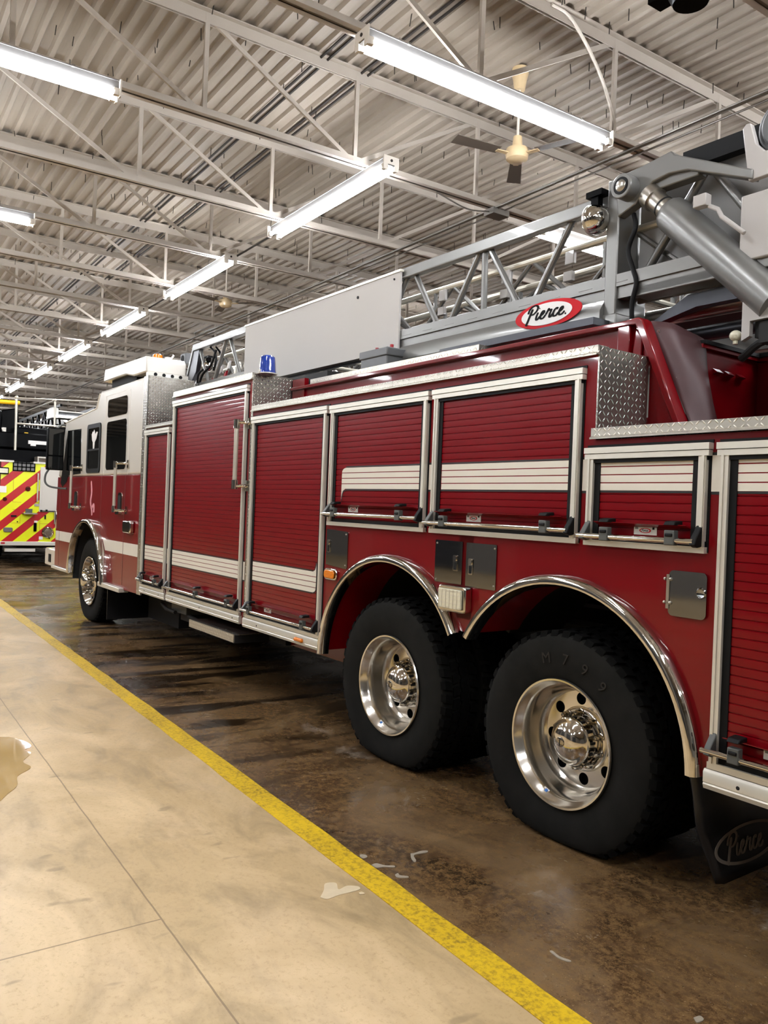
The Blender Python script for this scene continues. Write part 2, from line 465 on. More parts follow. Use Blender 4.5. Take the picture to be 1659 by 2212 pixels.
# overhead doors in the walls beside and behind the photographer
for i, x in enumerate((-18, -12, -6, 0)):
    d = MB()
    for k in range(6): d.box(x-2, x+2, HY0+.001, HY0+.05, .02+k*.62, .62+k*.62)
    struct(d.build('door_%d' % (i+1), M['wall_dark']))

# painted line, puddle, foam
lp = [(-40, 1.875)]
e1 = [(-40+48*i/160, 1.872+random.uniform(-.005, .005)) for i in range(161)]
e2 = [(8-48*i/160, 2.0+random.uniform(-.006, .006)) for i in range(161)]
tag(MB().prism(e1+e2, 'z', 0, .003).build('floor_line', M['line']), 'worn yellow painted line between the dry walkway and the wet truck bay', 'floor marking')
def blob(name, pts, mat, label, cat, z=.003):
    p = catmull([Vector((a, b, 0)) for a, b in pts+pts[:1]], 6)[:-1]
    return tag(MB().prism([(q.x, q.y) for q in p], 'z', 0, z).build(name, mat), label, cat)
blob('water_puddle', [(-5.85, .55), (-5.78, .80), (-5.70, .95), (-5.60, 1.0), (-5.46, 1.03), (-5.38, .98), (-5.30, 1.0), (-5.15, .93), (-5.02, .95), (-4.9, .86), (-4.74, .83), (-4.62, .76), (-4.52, .7), (-4.46, .6), (-4.5, .45), (-4.7, .3), (-5.1, .2), (-5.5, .3)], M['water'], 'shallow water puddle on the tan concrete at the left edge', 'puddle')
blob('soap_foam', [(-2.83, 1.658), (-2.878, 1.702), (-2.922, 1.731), (-2.921, 1.759), (-2.902, 1.777), (-2.852, 1.758), (-2.862, 1.805), (-2.835, 1.843), (-2.81, 1.834), (-2.808, 1.786), (-2.81, 1.73), (-2.804, 1.678)], M['foam'], 'whitish soap film drying on tan concrete beside the yellow line', 'soap foam')
blob('soap_foam', [(-2.772, 1.814), (-2.785, 1.815), (-2.788, 1.831), (-2.769, 1.834)], M['foam'], 'tiny soap dab on tan concrete between the larger film and the line', 'soap foam')
blob('soap_foam', [(-2.98, 2.003), (-2.981, 2.032), (-2.945, 2.055), (-2.923, 2.088), (-2.912, 2.078), (-2.936, 2.041), (-2.947, 2.009)], M['foam_wet'], 'thin streak of soap on wet floor touching the yellow line', 'soap foam')
blob('soap_foam', [(-3.08, 2.005), (-3.094, 2.018), (-3.076, 2.037), (-3.058, 2.031), (-3.056, 2.008)], M['foam_wet'], 'short soap streak at the line, just above the longer streak', 'soap foam')
blob('soap_foam', [(-2.991, 2.227), (-2.987, 2.246), (-2.991, 2.286), (-2.979, 2.315), (-2.965, 2.301), (-2.972, 2.255), (-2.965, 2.227), (-2.92, 2.207), (-2.914, 2.193), (-2.95, 2.202)], M['foam_wet'], 'hooked soap smear on brown wet floor in front of the rear tires', 'soap foam')
blob('soap_foam', [(-2.849, 2.042), (-2.855, 2.061), (-2.834, 2.058), (-2.811, 2.082), (-2.8, 2.074), (-2.823, 2.038)], M['foam_wet'], 'small soap smear just below the hooked smear', 'soap foam')
blob('soap_foam', [(-2.068, 2.19), (-2.064, 2.201), (-2.024, 2.197), (-1.987, 2.212), (-1.982, 2.202), (-2.015, 2.185)], M['foam_wet'], 'thin curved soap smear on brown floor low in the picture', 'soap foam')
blob('soap_foam', [(-1.552, 2.312), (-1.547, 2.339), (-1.529, 2.332), (-1.531, 2.301)], M['foam_wet'], 'soap drop on the brown floor at the bottom edge', 'soap foam')

# ------------------------------------------------------------------ roof joists
def make_joist():
    root = empty('roof_joist', (0, 3.905, 4.84)); zt = DZ-4.84
    a, b = HY0+.02-3.905, HY1-.02-3.905
    t = MB()
    for s in (-1, 1):
        t.box(s*.012, s*.065, a, b, zt-.010, zt-.001); t.box(s*.012, s*.018, a, b, zt-.10, zt-.001)
    t.build('top_chord', M['joist'], root)
    t = MB()
    for s in (-1, 1):
        t.box(s*.012, s*.058, a, b, 0, .007); t.box(s*.012, s*.018, a, b, 0, .072)
    t.build('bottom_chord', M['joist'], root)
    post = MB().box(-.011, .019, -.019, .019, .01, zt-.02).mesh('web_post', M['joist'])
    dl = MB().beam((0, -1.44, zt-.06), (0, -.05, .04), .022, .038).mesh('web_diagonal', M['joist'])
    dr = MB().beam((0, 1.44, zt-.06), (0, .05, .04), .022, .038).mesh('web_diagonal', M['joist'])
    for k in range(-8, 8):
        yy = k*1.49
        if a+.1 < yy < b-.1:
            p = bpy.data.objects.new('web_post', post); COL.objects.link(p); p.parent = root; p.location = (0, yy, 0)
        for me, ok in ((dl, k <= 0 and yy-1.5 > a), (dr, k >= 0 and yy+1.5 < b)):
            if ok:
                p = bpy.data.objects.new('web_diagonal', me); COL.objects.link(p); p.parent = root; p.location = (0, yy, 0)
    return root
WORD = ['first', 'second', 'third', 'fourth', 'fifth', 'sixth', 'seventh', 'eighth', 'ninth', 'tenth', 'eleventh', 'twelfth']
j0 = make_joist()
JX = [-6.57+1.814*k for k in range(8, -21, -1)]
nv = 0
for i, x in enumerate(JX):
    j = j0 if i == 0 else copy_tree(j0)
    j.location.x = x
    if x > -2:
        lab = 'beige open-web steel roof joist above the photographer'
    elif nv < 12:
        lab = 'beige open-web steel roof joist, %s from the camera end' % WORD[nv]; nv += 1
    else:
        lab = 'beige open-web steel roof joist deep in the far end of the hall'
    tag(j, lab, 'roof joist', 'roof joists')

# ------------------------------------------------------------------ fluorescent fixtures
def make_light():
    root = empty('fluorescent_light', (0, 0, 4.84))      # runs along local +x, 2.44 m
    L = 2.44
    h = MB().prism([(-.048, 0), (.048, 0), (.048, -.074), (.040, -.084), (-.040, -.084), (-.048, -.074)], 'x', 0, L)
    h.box(0, L, -.056, .056, -.006, .0)
    h.build('housing', M['housing'], root)
    for x in (.35, L-.35): MB().box(x-.012, x+.012, -.066, .066, -.01, .006).tube([(x, .07, -.004), (x, .07, .10)], .005, 6).build('hanger', M['conduit'], root)
    for s in (-1, 1):
        t = MB().tube([(.05, s*.058, -.098), (L-.05, s*.058, -.098)], .019, 12)
        t.build('lamp_tube', M['tube'], root)
    for x in (0, L):
        e = MB().prism([(-.085, 0), (.085, 0), (.085, -.085), (.078, -.130), (.036, -.130), (.036, -.075), (-.036, -.075), (-.036, -.130), (-.078, -.130), (-.085, -.085)], 'x', x-.006, x+.006)
        e.cyl((x, 0, -.04), (x+(.012 if x else -.012), 0, -.04), .013, n=10, mi=1)
        for s in (-1, 1): e.box(min(x, x+(-.05 if x else .05)), max(x, x+(-.05 if x else .05)), s*.058-.016, s*.058+.016, -.122, -.07)
        e.build('end_bracket', [M['conduit_white'], M['tick']], root)
    return root
l0 = make_light(); first = True
def light(x, yy, rz, label, group):
    global first
    l = l0 if first else copy_tree(l0)
    first = False
    l.location = (x, yy, 4.84); l.rotation_euler = (0, 0, rz); tag(l, label, 'ceiling light', group); return l
G1 = 'ceiling lights in the row above the truck'
names = ['nearest, just left of the pale sign board', 'second, above the beacon and ladder tip', 'third, over the cab roof', 'fourth, left of the cab roof', 'fifth, above the yellow padding', 'sixth, at the far end', ]
for k in range(8):
    light(-6.207-3.709*k-2.44, 4.086, 0, 'long lit fluorescent strip in the lengthwise row, %s' % names[k] if k < 6 else 'lit fluorescent strip beyond the sixth in the lengthwise row', G1)
light(-4.70, 2.82, PI/2, 'large lit fluorescent strip across the ceiling, nearest, upper right', 'crosswise ceiling lights')
light(-6.48, -.76, PI/2, 'lit fluorescent strip crosswise at the upper left corner', 'crosswise ceiling lights')
light(-10.11, -.72, PI/2, 'short visible end of a lit fluorescent strip at the left edge, mid height', 'crosswise ceiling lights')
light(-6.60, 6.35, PI/2, 'lit fluorescent strip glimpsed through the ladder rungs', 'crosswise ceiling lights')
for k, yy in ((2, -.74), (4, -.74), (4, 2.88), (6, 2.9), (6, -.74), (-4, -.7), (-6, -.7), (-8, -.7), (-10, -.7), (-12, -.7), (-15, -.7), (3, -5.2), (1, -5.2), (-1, -5.2), (-3, -5.2), (-5, -5.2), (-8, -5.2), (2, -8.4), (-2, -8.4), (-4, 7.4), (-8, 7.4), (-12, 7.4), (-16, 7.4), (0, 10.6), (-4, 10.6), (4, 8.0), (2, 9.9), (3, 2.88), (2, 6.35), (3, 6.35), (5, 6.35)):  # unseen fixtures, added to brighten the truck side and roof deck
    x = -6.57+1.814*k
    light(x, yy, PI/2, 'lit fluorescent strip added outside the picture to brighten the truck and bays', 'added lights over the neighbouring bays')

# wiring conduit along the light row, conduit pair, drop conduit
tag(MB().tube([(HX0+.05, 4.172, 4.828), (-6.207, 4.172, 4.828)], .012, 8).build('ceiling_conduit', M['tick']), 'thin dark conduit linking the lengthwise row of lights', 'conduit')
for k, (yy, z) in enumerate(((5.63, 4.831), (5.665, 4.831), (5.76, 4.831))):
    tag(MB().tube([(HX0+.3, yy, z), (HX1-.3, yy, z)], .009, 8).build('ceiling_pipe', M['conduit']), 'thin grey pipe in the bundle of three running over the ladder', 'pipe', 'bundle of pipes under the joists')
jb = MB().box(-6.66, -6.50, 5.60, 5.82, 4.77, 4.835).tube([(-6.58, 5.6, 4.80), (-6.58, 5.3, 4.76), (-6.58, 4.9, 4.83)], .008, 6, smooth=6)
tag(jb.build('ceiling_junction_box', M['conduit']), 'grey junction box where cables meet the pipe bundle', 'junction box')
tag(MB().tube([(-4.73, 4.6, 5.70), (-4.73, 4.80, 5.74-.06), (-4.73, 5.02, 5.52), (-4.73, 5.22, 5.30), (-4.73, 5.35, 5.08), (-4.73, 5.40, 4.97), (-4.72, 5.37, 4.88), (-4.70, 5.285, 4.80)], .014, 8, smooth=6).build('flexible_conduit', M['conduit_white']), 'white flexible conduit curving down to the large light', 'conduit')

# ceiling fans
def make_fan():
    r = empty('ceiling_fan', (0, 0, 0))
    MB().lathe([(.001, .80), (.075, .80), (.08, .75), (.065, .70), (.05, .60), (.001, .60)], (0, 0, 0), 20, 0, 'z').build('canopy', M['fan'], r)
    MB().cyl((0, 0, .1), (0, 0, .62), .012, n=10).build('down_rod', M['conduit_white'], r)
    MB().lathe([(.001, .17), (.04, .17), (.05, .06), (.10, .055), (.112, .02), (.105, -.01), (.10, -.04), (.07, -.062), (.001, -.065)], (0, 0, 0), 28, 0, 'z').build('motor_hub', M['fan'], r)
    for k in range(3):
        a = k*2*PI/3 + 2.44
        d, n = Vector((math.cos(a), math.sin(a), 0)), Vector((-math.sin(a), math.cos(a), 0))
        b = MB().beam(d*.09, d*.22, .05, .008, 1)
        b.add([d*.2+n*.055+Vector((0, 0, .012)), d*.2-n*.055, d*.66-n*.07, d*.66+n*.07+Vector((0, 0, .016))]+[d*.2+n*.055+Vector((0, 0, .018)), d*.2-n*.055+Vector((0, 0, .006)), d*.66-n*.07+Vector((0, 0, .006)), d*.66+n*.07+Vector((0, 0, .022))], [(0,1,2,3),(7,6,5,4),(0,4,5,1),(1,5,6,2),(2,6,7,3),(3,7,4,0)])
        b.build('fan_blade', [M['fan_blade'], M['fan']], r)
    return r
f1 = make_fan(); f1.location = (-5.6, 5.08, 4.92)
tag(f1, 'cream ceiling fan with dark blades below the large light', 'ceiling fan', 'ceiling fans')
f2 = copy_tree(f1); f2.location = (-12.75, 5.19, 4.92); f2.rotation_euler = (0, 0, .5)
tag(f2, 'small distant ceiling fan above the pale sign board', 'ceiling fan', 'ceiling fans')
hr = empty('hose_reel_drop', (-2.99, 4.02, 4.74))
MB().lathe([(.001, -.12), (.10, -.12), (.13, -.06), (.13, .10), (.08, .18), (.001, .18)], (0, 0, 0), 24, 0, 'z').box(-.26, -.1, -.06, .06, -.02, .08).box(.1, .34, -.05, .05, .02, .1).build('housing', M['black'], hr)
MB().cyl((0, 0, .15), (0, 0, DZ-4.74), .02, n=8).build('hanger_rod', M['conduit'], hr)
tag(hr, 'black fixture hanging from the roof at the top right edge', 'hanging fixture')

# ------------------------------------------------------------------ lettering shared by badge, flap and stickers
SCRIPT = [([(.02, -.48), (.16, -.05), (.36, .75), (.56, 1.42)], .26), [(.02, .92), (.10, 1.34), (.45, 1.70), (.95, 1.76), (1.26, 1.50), (1.16, 1.08), (.80, .78), (.45, .74)],
    [(1.42, .88), (1.30, .40), (1.34, .06), (1.55, .04), (1.78, .36)], ([(1.50, 1.28), (1.56, 1.34)], .24),
    [(1.78, .36), (2.08, .50), (2.28, .74), (2.18, .92), (1.98, .80), (1.86, .40), (1.98, .05), (2.28, .06), (2.58, .40)],
    [(2.58, .40), (2.78, .84), (2.86, 1.02), (2.92, .84), (3.24, .86), (3.14, .46), (3.12, .10), (3.30, .02), (3.52, .34)],
    [(4.10, .76), (3.96, .92), (3.70, .76), (3.58, .36), (3.72, .04), (4.02, .06), (4.30, .38)],
    [(4.30, .38), (4.58, .50), (4.78, .74), (4.68, .92), (4.48, .80), (4.36, .40), (4.48, .05), (4.80, .06), (5.10, .36)]]
def script(mb, fn, cx, cz, k, shear=.12, mi=0, w=.17, t=.002):
    mb.ribbon(SCRIPT, lambda a, b, c: fn(cx+(a-2.55+shear*b)*k, cz+(b-.55)*k, c), w, t, mi); return mb
def ell(cx, cz, a, b, n=40, tilt=0):
    return [(cx+a*math.cos(2*PI*i/n), cz+b*math.sin(2*PI*i/n)+tilt*a*math.cos(2*PI*i/n)) for i in range(n)]
def rrect(x0, x1, z0, z1, r, n=5):
    out = []
    for cx, cz, a0 in ((x1-r, z1-r, 0), (x0+r, z1-r, PI/2), (x0+r, z0+r, PI), (x1-r, z0+r, 1.5*PI)):
        out += [(cx+r*math.cos(a0+PI/2*i/n), cz+r*math.sin(a0+PI/2*i/n)) for i in range(n+1)]
    return out
def arc(cx, cz, r, a0, a1, n):
    return [(cx+r*math.cos(math.radians(a0+(a1-a0)*i/n)), cz+r*math.sin(math.radians(a0+(a1-a0)*i/n))) for i in range(n+1)]

# ------------------------------------------------------------------ the red ladder truck
ca, sa = math.cos(TRK), math.sin(TRK)
OX, OY = -5.5, 1.25
lx, ly = OX, OY+3.0
truck = empty('fire_truck', (ca*lx - sa*ly, sa*lx + ca*ly, 0), TRK)
tag(truck, 'red and white aerial ladder fire truck parked in the wet bay', 'fire truck')
OFF = (-OX, -OY, 0)
def part(mb, name, mats, **k): return mb.build(name, mats, truck, OFF, **k)
def sub(mb, name, mats, par, **k): return mb.build(name, mats, par, None, **k)
def side(y0): return lambda x, z, w: (x, y0-w, z)

AR = .755
WX = (-2.65, -4.065); FWX = -10.62
# body shell: one side outline with both wheel arches, mirrored on the far side
out = [(-8.60, .585), (-4.83, .585)] + arc(WX[1], .53, AR, 176, 32, 26) + [(-3.36, .93)] + arc(WX[0], .53, AR, 148, 2, 26) + [(.9, .53), (.9, 1.955), (-2.485, 1.955), (-2.485, 2.36), (-6.08, 2.36), (-6.08, 2.63), (-7.81, 2.63), (-7.81, 2.365), (-8.60, 2.365)]
b = MB().prism(out, 'y', 0, .36).prism(out, 'y', 2.14, 2.5)
b.box(-8.6, -5.0, .36, 2.14, .75, 2.30).box(-5.0, .9, .36, 2.14, 1.30, 1.95).box(-3.42, -3.30, .0, .36, 1.0, 1.5)
body = part(b, 'truck_body', M['red'])
# wheel-well lining behind the outline
wl = MB()
for cx, a0, a1 in ((WX[1], 186, 30), (WX[0], 150, -6)):
    p = arc(cx, .53, AR+.002, a0, a1, 22); q = arc(cx, .53, AR+.03, a1, a0, 22)
    wl.prism(p+q, 'y', .30, .80)
sub(wl, 'wheel_well', M['dark'], body)
# hairline black-edged white bands that cross the body between the doors
for x0, x1 in ((-3.712, -3.674), (-2.553, -2.521), (-1.882, -1.845)):
    sub(MB().box(x0, x1, -.0030, .001, 1.718, 1.866).box(x0, x1, -.002, .001, 1.706, 1.878, 1), 'white_band', [M['stripe'], M['gasket']], body)
for x0, x1 in ((-8.60, -8.585), (-7.875, -7.812), (-6.140, -6.105), (-6.06, -6.02)):
    sub(MB().box(x0, x1, -.0030, .001, .955, 1.105).box(x0, x1, -.002, .001, .943, 1.117, 1), 'white_band', [M['stripe'], M['gasket']], body)

def door(x0, x1, z0, z1, barz, stripe=None, round_end=None, clamps=(), plate=None, name='roll_up_door', lab=None):
    ins = .078
    sx0, sx1 = x0+ins, x1-ins*.85
    top = z1-.055
    P, b = .0372, MB()
    n = int((top-z0)/P)+1; prof = []
    for i in range(n):
        a = z0+.012+i*P
        if a+P > top+.01: break
        prof += [(-.002, a), (-.0062, a+.0024), (-.0065, a+.012), (-.0065, a+.026), (-.0063, a+P-.0040), (-.002, a+P-.0018)]
    m = len(prof)
    vs = [(x, p[0], p[1]) for x in (sx0, sx1) for p in prof]
    b.add(vs, [(i, i+1, m+i+1, m+i) for i in range(m-1)])
    dm = part(b, name, M['shutter'], ang=28, label=lab)
    # frame
    f = MB()
    for a, s in ((x0, 1), (x1, -1)):
        f.box(min(a+s*.012, a+s*.046), max(a+s*.012, a+s*.046), -.026, .001, z0+.02, z1-.04)
        f.box(min(a+s*.017, a+s*.028), max(a+s*.017, a+s*.028), -.031, -.02, z0+.02, z1-.045)
        f.box(min(a, a+s*.012), max(a, a+s*.012), -.004, .001, z0, z1-.02, 1)
        f.box(min(a+s*.046, a+s*ins), max(a+s*.046, a+s*ins), -.012, .001, z0, z1-.04, 1)
    f.box(x0-.004, x1+.004, -.034, .001, z1-.027, z1).box(x0-.002, x1+.002, -.030, .001, z1-.053, z1-.030)
    f.box(x0-.006, x1+.006, -.006, .001, z1, z1+.014, 1).box(x0+.01, x1-.01, -.02, .001, z1-.07, z1-.052, 1)
    f.box(x0+.005, x1-.005, -.026, .001, z0-.004, z0+.022).box(x0+.01, x1-.01, -.012, .001, z0+.022, z0+.045, 1)
    sub(f, 'door_frame', [M['alu'], M['seal']], dm)
    # white slat band
    if stripe:
        a0, a1, zb, zt = stripe; s_ = MB()
        for k in range(4):
            h = (zt-zb)/4; lo, hi = zb+k*h+.0025, zb+(k+1)*h-.0025
            poly = [(a0, lo), (a1, lo), (a1, hi), (a0, hi)]
            if round_end == 'L' and k == 3: poly = [(a0, lo), (a1, lo), (a1, hi), (a0+.05, hi)] + [(a0+.05-.05*math.sin(t), hi-(hi-lo)*(1-math.cos(t))) for t in (.4, .8, 1.2)]
            if round_end == 'R' and k == 0: poly = [(a0, lo), (a1-.05, lo)] + [(a1-.05+.05*math.sin(t), lo+(hi-lo)*(1-math.cos(t))) for t in (.4, .8, 1.2)] + [(a1, hi), (a0, hi)]
            s_.flat(poly, side(-.0066), .0012)
        s_.box(sx0 if round_end != 'L' else a0+.05, sx1 if round_end != 'R' else a1-.05, -.0082, -.004, zt-.001, zt+.008, 1)
        s_.box(sx0 if round_end != 'L' else a0+.06, sx1 if round_end != 'R' else a1-.06, -.0082, -.004, zb-.008, zb+.001, 1)
        if round_end == 'L':
            s_.flat([(a0, zb+.002), (a0+.045, zb+.002), (a0+.018, zb-.012), (a0+.006, zb-.035), (a0, zb-.07)], side(-.0066), .0012)
            s_.flat([(a0+.002, zb-.07), (a0+.008, zb-.036), (a0+.02, zb-.014), (a0+.06, zb), (a0+.06, zb-.008), (a0+.026, zb-.02), (a0+.014, zb-.04), (a0+.006, zb-.09)], side(-.0066), .0014, 1)
        if round_end == 'R':
            s_.flat([(a1, zt-.004), (a1-.045, zt-.004), (a1-.018, zt+.012), (a1-.006, zt+.03), (a1, zt+.06)], side(-.0066), .0012)
            s_.ribbon([[(a1-.10, zt+.004), (a1-.045, zt+.004), (a1-.018, zt+.018), (a1-.006, zt+.065)], [(a1+.005, zt+.06), (a1+.005, zb+.05), (a1-.01, zb+.01), (a1-.05, zb-.005)]], side(-.0066), .008, .0016, 1)
        sub(s_, 'white_band', [M['stripe'], M['gasket']], dm)
    # lift bar, its red lip, clamps and end brackets
    sub(MB().tube([(x0+.0, -.062, barz), (x1-.03, -.062, barz+.003)], .0125, 12), 'lift_bar', M['chrome'], dm)
    sub(MB().prism([(-.004, barz+.050), (-.052, barz+.066), (-.052, barz+.069), (-.004, barz+.058)], 'x', sx0+.005, sx1-.01), 'finger_lip', M['red'], dm)
    for cx in clamps:
        c = MB().box(cx-.024, cx+.024, -.078, -.045, barz-.018, barz+.045).box(cx-.018, cx+.018, -.084, -.05, barz+.018, barz+.032, 1)
        c.prism([(-.085, barz+.066), (-.02, barz+.066), (-.02, barz+.086), (-.07, barz+.082)], 'x', cx-.026, cx+.026, 1)
        sub(c, 'bar_clamp', [M['latch'], M['seal']], dm, bevel=.004)
    for a, s in ((x0+.03, 1), (x1-.03, -1)):
        c = MB().prism([(-.005, barz+.070), (-.026, barz+.070), (-.066, barz+.018), (-.076, barz-.012), (-.05, barz-.022), (-.005, barz-.016)], 'x', a-.014, a+.014)
        sub(c, 'bar_bracket', M['latch'] if s == 1 else M['seal'], dm, bevel=.004)
    if plate:
        pl = MB().flat([(plate, barz+.018), (plate+.118, barz+.018), (plate+.118, barz+.056), (plate, barz+.056)], side(-.0066), .002)
        pl.flat(ell(plate+.059, barz+.037, .030, .011, 24), side(-.0087), .001, 1).flat(ell(plate+.059, barz+.037, .023, .008, 24), side(-.0096), .001, 0)
        script(pl, side(-.0105), plate+.059, barz+.037, .0068, mi=2, w=.22, t=.0006)
        pl.box(plate+.006, plate+.022, -.0095, -.008, barz+.042, barz+.052, 3).box(plate+.096, plate+.106, -.0095, -.008, barz+.042, barz+.052, 2)
        sub(pl, 'label_plate', [M['logo_white'], M['logo_red'], M['logo_black'], M['housing']], dm)
    return dm
door(-8.595, -7.875, .66, 2.335, .735, (-8.515, -7.942, .955, 1.105), None, (-8.45, -8.05), -8.33, lab='narrow red shutter behind the cab')
door(-7.80, -6.135, .66, 2.585, .728, (-7.72, -6.205, .955, 1.105), None, (-6.98, -6.30), None, lab='tall red shutter')
door(-6.03, -4.85, .66, 2.305, .722, (-5.95, -4.945, .97, 1.125), 'R', (-5.88, -5.02), -5.72, lab='red shutter ahead of the rear wheels')
door(-4.81, -3.715, 1.470, 2.30, 1.545, (-4.655, -3.782, 1.718, 1.866), 'L', (-4.66, -3.92), -4.56, lab='short upper shutter with the rounded band end')
door(-3.674, -2.556, 1.470, 2.30, 1.525, (-3.59, -2.624, 1.718, 1.866), None, (-3.50, -2.73), -3.36, lab='large upper shutter over the twin wheels')
door(-2.520, -1.884, 1.468, 1.917, 1.508, (-2.442, -1.952, 1.718, 1.866), None, (-2.36, -2.02), -2.245, lab='low square shutter above the rear wheel')
door(-1.843, .30, .61, 1.915, .683, (-1.765, .23, 1.718, 1.866), None, (-1.70, .1), -1.615, lab='rearmost shutter cut by the right edge')

# sills under the low doors
def sill(x0, x1, zb, zt, holes):
    s = MB().prism([(.0, zt), (-.022, zt), (-.030, zt-.012), (-.030, zb+.028), (-.026, zb+.024), (-.030, zb+.018), (-.024, zb), (.0, zb)], 'x', x0, x1)
    for x in holes: s.cyl((x, -.0305, (zb+zt)/2+.004), (x, -.028, (zb+zt)/2+.004), .008, n=12, mi=1)
    part(s, 'door_sill', [M['alu'], M['dark']])
sill(-8.59, -7.85, .585, .652, (-8.42, -8.0)); sill(-7.80, -6.13, .585, .652, (-7.62, -6.95, -6.25)); sill(-6.06, -4.845, .575, .652, (-5.8, -5.1))
sill(-1.85, .35, .522, .602, (-1.70, -.8))
part(MB().tube([(-5.16, -.034, .612), (-5.07, -.034, .612)], [.016, .016], 12).sphere((-5.16, -.034, .612), .016).sphere((-5.07, -.034, .612), .016), 'marker_lamp', M['amber'], label='small amber marker lamp on the sill')

# tread-plate trims
def trim(x0, x1, zb, zt, y1=.06, d=.018, name='tread_plate_trim'):
    t = MB().box(x0, x1, -d, .002, zb, zt).box(x0, x1, -d, y1, zt-.004, zt+.002)
    t.prism([(-d, zb), (-d-.010, zb-.004), (-d-.010, zb+.004), (-d, zb+.010)], 'x', x0, x1)
    return part(t, name, M['diamond_trim'], uv=True)
trim(-6.06, -2.478, 2.357, 2.398); trim(-2.50, .9, 1.962, 2.008, .2); trim(-7.825, -6.07, 2.628, 2.680); trim(-8.60, -7.815, 2.362, 2.392)
dp = MB().box(-2.487, -2.478, -.004, .365, 1.99, 2.396); part(dp, 'tread_plate_panel', M['diamond'], uv=True)
part(MB().box(-6.085, -6.072, -.004, .36, 2.36, 2.678), 'tread_plate_panel', M['diamond'], uv=True)
part(MB().box(-8.625, -8.610, -.006, .52, 2.36, 2.945), 'tread_plate_panel', M['diamond'], uv=True)
part(MB().box(-6.095, -6.055, -.004, .0, .60, 2.36), 'tread_plate_panel', M['diamond'], uv=True)
part(MB().box(-8.742, -8.610, -.006, .01, .55, 2.94), 'tread_plate_panel', M['diamond'], uv=True)
part(MB().box(-6.07, -2.48, .02, .36, 2.39, 2.397), 'tread_plate_panel', M['diamond'], uv=True)
part(MB().box(-7.81, -6.08, .02, .9, 2.66, 2.677), 'tread_plate_panel', M['diamond'], uv=True)
part(MB().box(-2.48, .9, .1, 2.4, 1.95, 2.0), 'tread_plate_panel', M['diamond'], uv=True)

# raised red fairing beside the ladder bed, with a slanted rear end
fr = MB()
fr.prism([(-6.05, 2.36), (-6.05, 2.575), (-2.535, 2.59), (-2.27, 2.0), (-2.48, 2.0), (-2.48, 2.36)], 'y', .375, .42)
fr.box(-6.05, -2.57, .335, .42, 2.565, 2.592).prism([(-2.60, 2.565), (-2.60, 2.595), (-2.53, 2.597), (-2.505, 2.58), (-2.25, 2.0), (-2.285, 2.0), (-2.545, 2.565)], 'y', .335, .42)
fr.box(-2.66, -2.585, .345, .38, 2.36, 2.57).prism([(-2.585, 2.36), (-2.56, 2.55), (-2.52, 2.50), (-2.52, 2.36)], 'y', .36, .376)
part(fr, 'red_fairing', M['red'], bevel=.006)
part(MB().box(-5.80, -3.742, .38, .72, 2.592, 2.642), 'tread_plate_tray', M['diamond_trim'], uv=True)
part(MB().box(-6.06, -5.86, .36, .40, 2.36, 2.66).cyl((-5.76, .47, 2.58), (-5.76, .47, 2.70), .035, n=14), 'red_post', M['red'])
# rubber sheet on the slanted edge
rs = MB(); nu, nv_ = 12, 12
for i in range(nu+1):
    for j in range(nv_+1):
        a, c = i/nu, j/nv_
        S = Vector((-2.512+.265*a, .415, 2.585-.58*a)); E_ = Vector((-2.345+.15*a**1.5, .635-.07*a, 2.495-.50*a))
        p = S.lerp(E_, c); bul = math.sin(c*PI)*(.02+.10*math.sin(a*PI)**1.2)
        wob = .012*math.sin(c*7+a*4)*math.sin(c*PI)
        rs.v.append((p.x+bul*.55+wob, p.y-bul*.25, p.z+.02*math.sin(c*PI)*(1-a)))
for i in range(nu):
    for j in range(nv_):
        k = i*(nv_+1)+j; rs.f.append((k, k+1, k+nv_+2, k+nv_+1)); rs.m.append(0)
o = part(rs, 'rubber_sheet', M['rubber_sheet'], recalc=False, label='brownish rubber sheet bolted to the slanted red edge')
sm = o.modifiers.new('Solid', 'SOLIDIFY'); sm.thickness = .006
bl = MB()
for a in (.10, .52, .93):
    x = -2.525+.265*a+.02; z = 2.585-.58*a
    bl.cyl((x, .425, z), (x+.014, .425, z+.006), .010, n=8)
sub(bl, 'bolt', M['steel'], o)
# red pedestal walls behind it
pw = MB().box(-2.42, -2.36, .60, 1.18, 1.96, 2.475).box(-2.36, .6, 1.15, 1.18, 1.96, 2.475)
pw.box(-2.42, -2.335, .60, 1.18, 2.46, 2.48).box(-2.36, .6, 1.12, 1.18, 2.46, 2.48)
for k in range(3): pw.prism([(-2.36, 2.375), (-2.335, 2.355), (-2.36, 2.345)], 'y', .73+.105*k, .79+.105*k)
part(pw, 'pedestal_wall', M['red'])
part(MB().box(-2.40, .6, 1.10, 1.14, 2.48, 2.50).box(-2.41, -2.325, .60, 1.13, 2.478, 2.497), 'rubber_edge', M['seal'])

# grey battery box with two red knobs and blue beacon
bx = MB().box(-5.105, -4.765, .41, .64, 2.60, 2.72).box(-5.115, -4.75, .40, .65, 2.715, 2.775)
bb = part(bx, 'battery_box', M['battery'], bevel=.008, label='grey lidded plastic box')
for x in (-5.05, -4.86): sub(MB().cyl((x, .52, 2.77), (x, .52, 2.82), .014, n=10), 'red_knob', M['redtrim'], bb)
be = MB().lathe([(.001, .150), (.045, .150), (.060, .138), (.066, .09), (.070, .03), (.074, .006), (.074, 0), (.001, 0)], (-6.03, .10, 2.678), 24, 0, 'z')
bo = part(be, 'beacon', M['blue'], label='blue dome beacon')
sub(MB().lathe([(.082, 0), (.082, .008), (.074, .010), (.001, .01)], (-6.03, .10, 2.674), 24, 0, 'z').box(-6.045, -6.015, .02, .04, 2.685, 2.705), 'beacon_base', M['white'], bo)

